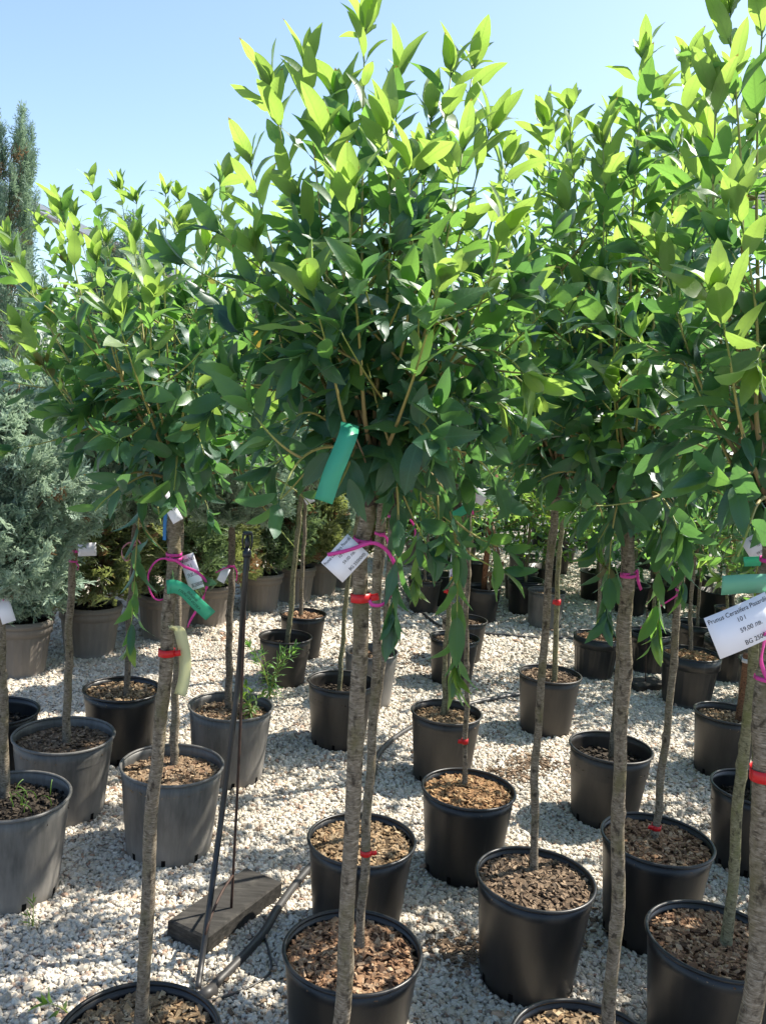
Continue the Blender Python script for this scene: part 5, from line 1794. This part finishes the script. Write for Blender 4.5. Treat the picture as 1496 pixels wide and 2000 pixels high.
def hose(pts, r, label):
    mb = MB(); b = np.array(pts[0])
    tube(mb, spline(pts, 14 * len(pts)) - b, r, 12)
    o = empty('garden_hose', tuple(b)); tag(o, label, 'hose')
    mb.build('hose_pipe', M_HOSE, o)
    return o
z = 0.016
h1 = hose([(-0.50, 1.86, z), (-0.43, 1.99, z), (-0.37, 2.12, z), (-0.27, 2.36, z), (-0.235, 2.52, z), (-0.17, 2.74, z), (-0.07, 2.98, z), (0.01, 3.25, z), (0.04, 3.52, z), (0.06, 3.76, z), (0.15, 4.0, z), (0.30, 4.24, z), (0.52, 4.50, z), (0.72, 4.66, z), (0.85, 4.74, z), (1.05, 4.80, z)], 0.013, 'thick black hose running from the sprinkler block back between the pots')
mb = MB(); tube(mb, [(0.115, 0.235, 0), (0.145, 0.275, 0)], 0.0165, 12); mb.build('hose_joint', M_HOSE, h1)
hose([(0.05, 8.2, z), (0.20, 7.3, z), (0.27, 6.82, z), (0.37, 6.42, z), (0.50, 6.10, z), (0.80, 6.02, z), (1.15, 6.0, z), (1.42, 6.03, z), (1.52, 5.85, z), (1.50, 5.5, z), (1.56, 5.22, z)], 0.013, 'far black hose curving past the back pots to the small block')
hose([(-0.40, 2.08, 0.010), (-0.30, 2.13, 0.010), (-0.22, 2.22, 0.010), (-0.235, 2.32, 0.010), (-0.27, 2.42, 0.010)], 0.0035, 'thin dark wire looped on the gravel beside the sprinkler block')

# ------------------------------------------------------------------ weeds and small plants
def weed(loc, stems, h, leaf, kind, label, narrow=1.0, seed=0, name='weed', lean=0.3):
    rg = rs(4000 + seed)
    root = empty(name, loc); tag(root, label, 'weed')
    for k in range(stems):
        a = rg.uniform(0, 6.28); l = h * rg.uniform(0.6, 1.0)
        tip = np.array([lean * l * math.cos(a), lean * l * math.sin(a), l])
        K = bez(np.array([0, 0, -0.01]), np.array([0, 0, l * 0.5]), tip, 12)
        mb = MB(); tube(mb, K, np.linspace(0.0028, 0.001, 12), 6); mb.uv[-1][:, 1] = 0.95
        st = mb.build('stem', M_SHOOT, root)
        lv = []
        shoot_leaves(K, rg, leaf, leaf * 0.28, 0.15, 0.25, lv, rg.uniform(0, 6))
        for m, a_, t in lv:
            m[:3, 0] *= narrow
            o = bpy.data.objects.new('leaf', LEAF[kind][rg.randint(7)]); COL.objects.link(o)
            o.parent = st; o.matrix_basis = Matrix(m.tolist())
PP = {p[0]: p for p in POTS}
weed((PP['P17'][1] + 0.085, PP['P17'][2] - 0.02, PP['P17'][7]), 5, 0.12, 0.042, 'lime', 'leafy light green weed sprouting in the pot of the mottled trunk', 0.9, 1, lean=0.55)
weed((-0.52, 4.40, 0.0), 8, 0.30, 0.065, 'mid', 'tall narrow leaved green weed growing from the gravel against a pot', 0.45, 2, lean=0.4)
weed((-0.70, 2.02, 0.0), 1, 0.04, 0.06, 'lime', 'low weed with broad pale leaf on the gravel near the front pot of pale chips', 0.8, 3, lean=1.2)
weed((-0.93, 2.36, 0.0), 2, 0.06, 0.04, 'lime', 'small grassy sprout at the foot of the pale grey pot', 0.3, 5, lean=0.5)

def grass(loc, n, h, label, seed):
    rg = rs(seed); root = empty('grass_tuft', loc); tag(root, label, 'grass')
    for k in range(n):
        a = rg.uniform(0, 6.28); q = rg.uniform(0, 0.10); l = h * rg.uniform(.5, 1)
        p = np.array([q * math.cos(a), q * math.sin(a), -0.005]); dr = rg.normal(0, 1, 2)
        mb = MB(); ribbon(mb, bez(p, p + np.array([0, 0, l * .7]), p + np.array([dr[0] * l * .35, dr[1] * l * .35, l * .8]), 8), 0.003, 0.0004, (1, 0.3, 0))
        mb.build('blade', M_LEAF_LIME, root)
grass((PP['P18'][1] + 0.02, PP['P18'][2] + 0.02, PP['P18'][7]), 14, 0.075, 'thin green grass blades growing in the pale grey pot', 61)

# dry vine climbing the russet post
b = np.array([PP['P26'][1] + 0.0, PP['P26'][2], PP['P26'][7] - 0.02])
root = empty('dry_vine', tuple(b)); tag(root, 'withered brown vine hanging on a russet post in a far pot', 'vine')
mb = MB(); tube(mb, [(0, 0, 0), (0, 0, 0.5), (0.01, 0, 0.95)], 0.022, 10); mb.build('post', M_POST, root)
rg = rs(88); items = []
mb = MB(); 
K = np.array([(0.05 + 0.03 * math.cos(t * 9), 0.03 * math.sin(t * 9) - 0.03, 0.9 - 0.85 * t) for t in np.linspace(0, 1, 40)])
tube(mb, K, 0.004, 6); st = mb.build('stem', M_POST, root)
for k in range(130):
    p = K[rg.randint(40)] + rg.normal(0, 0.018, 3)
    m = leaf_frame(p, unit(np.array([rg.normal(0, .5), rg.normal(0, .5), -1])), unit(rg.normal(0, 1, 3)), rg.uniform(0.05, 0.085))
    o = bpy.data.objects.new('leaf', LEAF['dry'][rg.randint(7)]); COL.objects.link(o); o.parent = st; o.matrix_basis = Matrix(m.tolist())

# picture label with lilac flowers by the staked tree
def picture_mat():
    t = NT('picture_print')
    co = t.coord('Object')
    vo = t.n('ShaderNodeTexVoronoi'); vo.inputs['Scale'].default_value = 160; t.l(co, vo.inputs['Vector'])
    n = t.noise(co, 45, 3)
    c = t.ramp(n, [(0.42, (0.03, 0.05, 0.03)), (0.52, (0.25, 0.18, 0.36)), (0.62, (0.65, 0.58, 0.75))])
    t.principled(c, 0.3, 0.5)
    return t.m
b = TREE_C['T6t'][0]; k = int(np.argmin(abs(b[:, 2] - 0.93))); p = b[k] + np.array([0.0, -0.03, 0])
root = empty('picture_label', tuple(p)); tag(root, 'picture label of lilac blossom with a yellow foot on the staked stem', 'plant label')
mb = MB(); box(mb, (0.02, 0, 0), (0.062, 0.001, 0.10)); mb.build('photo_panel', picture_mat(), root, False)
mb = MB(); box(mb, (0.02, 0.0014, 0), (0.069, 0.001, 0.107)); mb.build('backing', M_PAPER, root, False)
mb = MB(); box(mb, (0.02, -0.001, -0.058), (0.060, 0.001, 0.016)); mb.build('yellow_foot', mat_plain('print_yellow', (0.7, 0.42, 0.03), 0.5), root, False)
mb = MB(); tube(mb, [(0.0, 0.002, 0.04), (0, 0.03, 0.042)], 0.002, 6); mb.build('tie', M_PAPER, root)

# spilled bark on the gravel
def spill(x, y, r, n, seed):
    rg = rs(seed); mb = MB()
    for i in range(n):
        L = rg.uniform(0.008, 0.022)
        e = np.array(Matrix.Rotation(rg.uniform(0, 6.28), 3, 'Z') @ Matrix.Rotation(rg.normal(0, .4), 3, 'X'))
        V = (BOXV * np.array([L, L * .45, .004])) @ e.T + np.array([rg.normal(0, r), rg.normal(0, r * .8), 0.014 + rg.uniform(0, .004)])
        mb.add(V, BOXF)
    o = mb.build('spilled_bark', CHIPM['dark'], None, False); o.location = (x, y, 0)
    tag(o, 'dark bark crumbs spilled on the pale gravel', 'bark', kind='stuff')
for i, (x, y, r, n) in enumerate([(0.31, 2.38, 0.05, 150), (0.77, 3.80, 0.06, 180), (0.66, 3.66, 0.05, 120), (0.62, 2.55, 0.10, 130), (1.12, 3.02, 0.09, 160), (0.74, 1.98, 0.07, 150), (-0.2, 2.2, 0.2, 60), (0.15, 5.2, 0.2, 200), (0.9, 4.9, 0.2, 160)]):
    spill(x, y, r, n, 900 + i)

# ------------------------------------------------------------------ rows further back, far woods, buildings
def shrub_data(seed, kind, n, leaf, h, r):
    rg = rs(seed); items = []
    for i in range(n):
        a = rg.uniform(0, 6.283); z = rg.uniform(0, 1); q = math.sqrt(rg.uniform(0.1, 1))
        rr = r * math.sin(math.pi * (0.12 + 0.83 * z)) ** 0.8 * (1 + 0.25 * math.sin(4 * a + 9 * z + seed))
        p = np.array([rr * q * math.cos(a), rr * q * math.sin(a), z * h])
        d = unit(np.array([math.cos(a), math.sin(a), 0.5]) + rg.normal(0, 0.7, 3))
        items.append((leaf_frame(p, d, unit(np.array([0, 0, 1.0]) + rg.normal(0, .4, 3)), leaf * rg.uniform(.7, 1.3)), kind if rg.rand() < 0.7 else ('mid' if kind == 'lime' else 'old')))
    return items
SHR = []
holder = empty('shrub', (0, 0, 0))
for s, (kind, n, leaf, h, r) in enumerate([('lime', 620, 0.10, 1.3, 0.55), ('mid', 620, 0.10, 1.3, 0.55), ('old', 620, 0.11, 1.4, 0.6)]):
    o = join_leaves(shrub_data(40 + s, kind, n, leaf, h, r), rs(s), 'foliage', holder)
    SHR.append(o.data); bpy.data.objects.remove(o)
bpy.data.objects.remove(holder)
rg = rs(5)
SH_COL = ['lime green', 'mid green', 'dark green']
def shrub_label(x, y, k):
    if y < 6.9: return SH_COL[k] + ' leafy shrub beside the far ribbed pots'
    row = 'first' if y < 7.35 else 'second' if y < 8.05 else 'third' if y < 8.9 else 'fourth' if y < 9.9 else 'fifth' if y < 10.9 else 'sixth' if y < 12.2 else 'last'
    return '%s leafy shrub in the %s row behind the far black pots' % (SH_COL[k], row)
spots = []
for row, y in enumerate((8.4, 9.4, 11.4, 13.0)):
    for x in np.arange(0.9 - row * 0.1, 0.52 * y + 2.2, 0.95 + 0.1 * row):
        spots.append((x + rg.uniform(-.15, .15), y + rg.uniform(-.25, .25)))
for k, y in enumerate((7.0, 7.7)):
    for x in np.arange(0.55 + 0.2 * k, 4.6, 0.72):
        spots.append((x + rg.uniform(-.1, .1), y + rg.uniform(-.15, .15)))
for x in np.arange(-2.5, 8.5, 0.62):
    spots.append((x + rg.uniform(-.1, .1), 10.4 + rg.uniform(-.2, .2)))
for x, y in [(2.9, 5.6), (3.0, 6.7), (2.4, 7.2), (3.5, 6.1), (1.9, 7.5), (3.4, 4.9), (2.85, 4.3)]:
    spots.append((x, y))
for i, (x, y) in enumerate(spots):
    k = rg.choice([0, 0, 1, 2, 2]) if y > 8 or x < 2.5 else rg.choice([1, 2])
    root = empty('leafy_shrub', (x, y, 0)); tag(root, shrub_label(x, y, k), 'shrub', shrub_label(x, y, k).replace('leafy shrub', 'shrubs'))
    s = rg.uniform(0.8, 1.2)
    mb = MB(); tube(mb, spline([(0, 0, 0.2), (rg.normal(0, .02), 0, 0.55), (0, 0, 1.2)], 10), np.linspace(0.016, 0.008, 10), 8); mb.build('trunk', M_BARK_M, root)
    o = link('foliage', SHR[k], root); o.scale = (s, s, s * rg.uniform(0.9, 1.15)); o.location = (0, 0, 0.30 + 0.35 * rg.rand()); o.rotation_euler = (0, 0, rg.uniform(0, 6.28)); tag(o, kind='stuff')
    mb = MB(); lathe(mb, [(0.02, 0.003), (0.11, 0.003), (0.115, 0.01), (0.142, 0.24), (0.149, 0.245), (0.149, 0.255), (0.138, 0.255), (0.136, 0.21), (0.02, 0.215)], 32); mb.build('pot', POTM['black'], root)

# far belt of trees closing the view
rg = rs(17)
belt = []
for i in range(2600):
    x = rg.uniform(-24, 26); yy = rg.uniform(21, 26)
    hmax = 3.4 + 1.2 * math.sin(x * 0.55) + 0.7 * math.sin(x * 1.7 + 1)
    z = rg.uniform(0, 1) ** 0.8 * hmax
    belt.append((leaf_frame(np.array([x, yy, z]), unit(rg.normal(0, 1, 3) + np.array([0, -.3, .3])), unit(np.array([0, -.4, 1]) + rg.normal(0, .5, 3)), rg.uniform(0.35, 0.75)), 'old' if rg.rand() < .6 else 'mid'))
hold = empty('holder', (0, 0, 0))
o = join_leaves(belt, rg, 'tree_belt', hold); o.parent = None
bpy.data.objects.remove(hold)
tag(o, 'dark belt of trees closing the view behind the nursery rows', 'woodland', kind='stuff')

# white canopy edge on the left
root = empty('canopy', (-5.2, 14.0, 0)); tag(root, 'open canopy with sloping white edge beam behind the tall cypress', 'canopy')
pts = [(-2.6, 4.95), (2.6, 2.90)]
dx = pts[1][0] - pts[0][0]; dz = pts[1][1] - pts[0][1]; L = math.hypot(dx, dz); ang = math.atan2(-dz, dx)
M = np.array(Matrix.Rotation(ang, 3, 'Y'))
mb = MB(); box(mb, (0, 0, (pts[0][1] + pts[1][1]) / 2 + 0.07), (L, 0.12, 0.11), M); mb.build('edge_beam', M_WHITE, root, False)
mb = MB(); box(mb, (0, 1.6, (pts[0][1] + pts[1][1]) / 2 + 0.02), (L, 3.0, 0.05), M); mb.build('roof_sheet', mat_plain('roof_grey', (0.22, 0.23, 0.25), 0.6), root, False)
for x, y, h in ((-2.4, 0.1, 4.86), (2.4, 0.1, 2.96), (-2.4, 3.0, 4.86), (2.4, 3.0, 2.96)):
    mb = MB(); tube(mb, [(x, y, 0), (x, y, h)], 0.05, 10); mb.build('post', M_WHITE, root)

# dark slatted roof seen through the leaves on the right
root = empty('slatted_shade', (4.75, 12.6, 0)); tag(root, 'dark blue slatted shade roof glimpsed through leaves', 'shade roof')
M = np.array(Matrix.Rotation(R_(-7), 3, 'Y') @ Matrix.Rotation(R_(38), 3, 'X'))
for k in range(11):
    mb = MB(); box(mb, np.array([0, 0, 4.85]) + M @ np.array([0, -0.5 + 0.1 * k, 0]), (1.5, 0.055, 0.03), M); mb.build('slat', M_SLATE, root, False)
for s in (-0.73, 0.73):
    mb = MB(); box(mb, np.array([0, 0, 4.82]) + M @ np.array([s, 0, -0.03]), (0.07, 1.2, 0.06), M); mb.build('frame_bar', M_SLATE, root, False)
    mb = MB(); tube(mb, [(s, 0, 0), (s, 0, 4.75 + (0.12 if s > 0 else -0.12))], 0.04, 10); mb.build('post', M_SLATE, root)
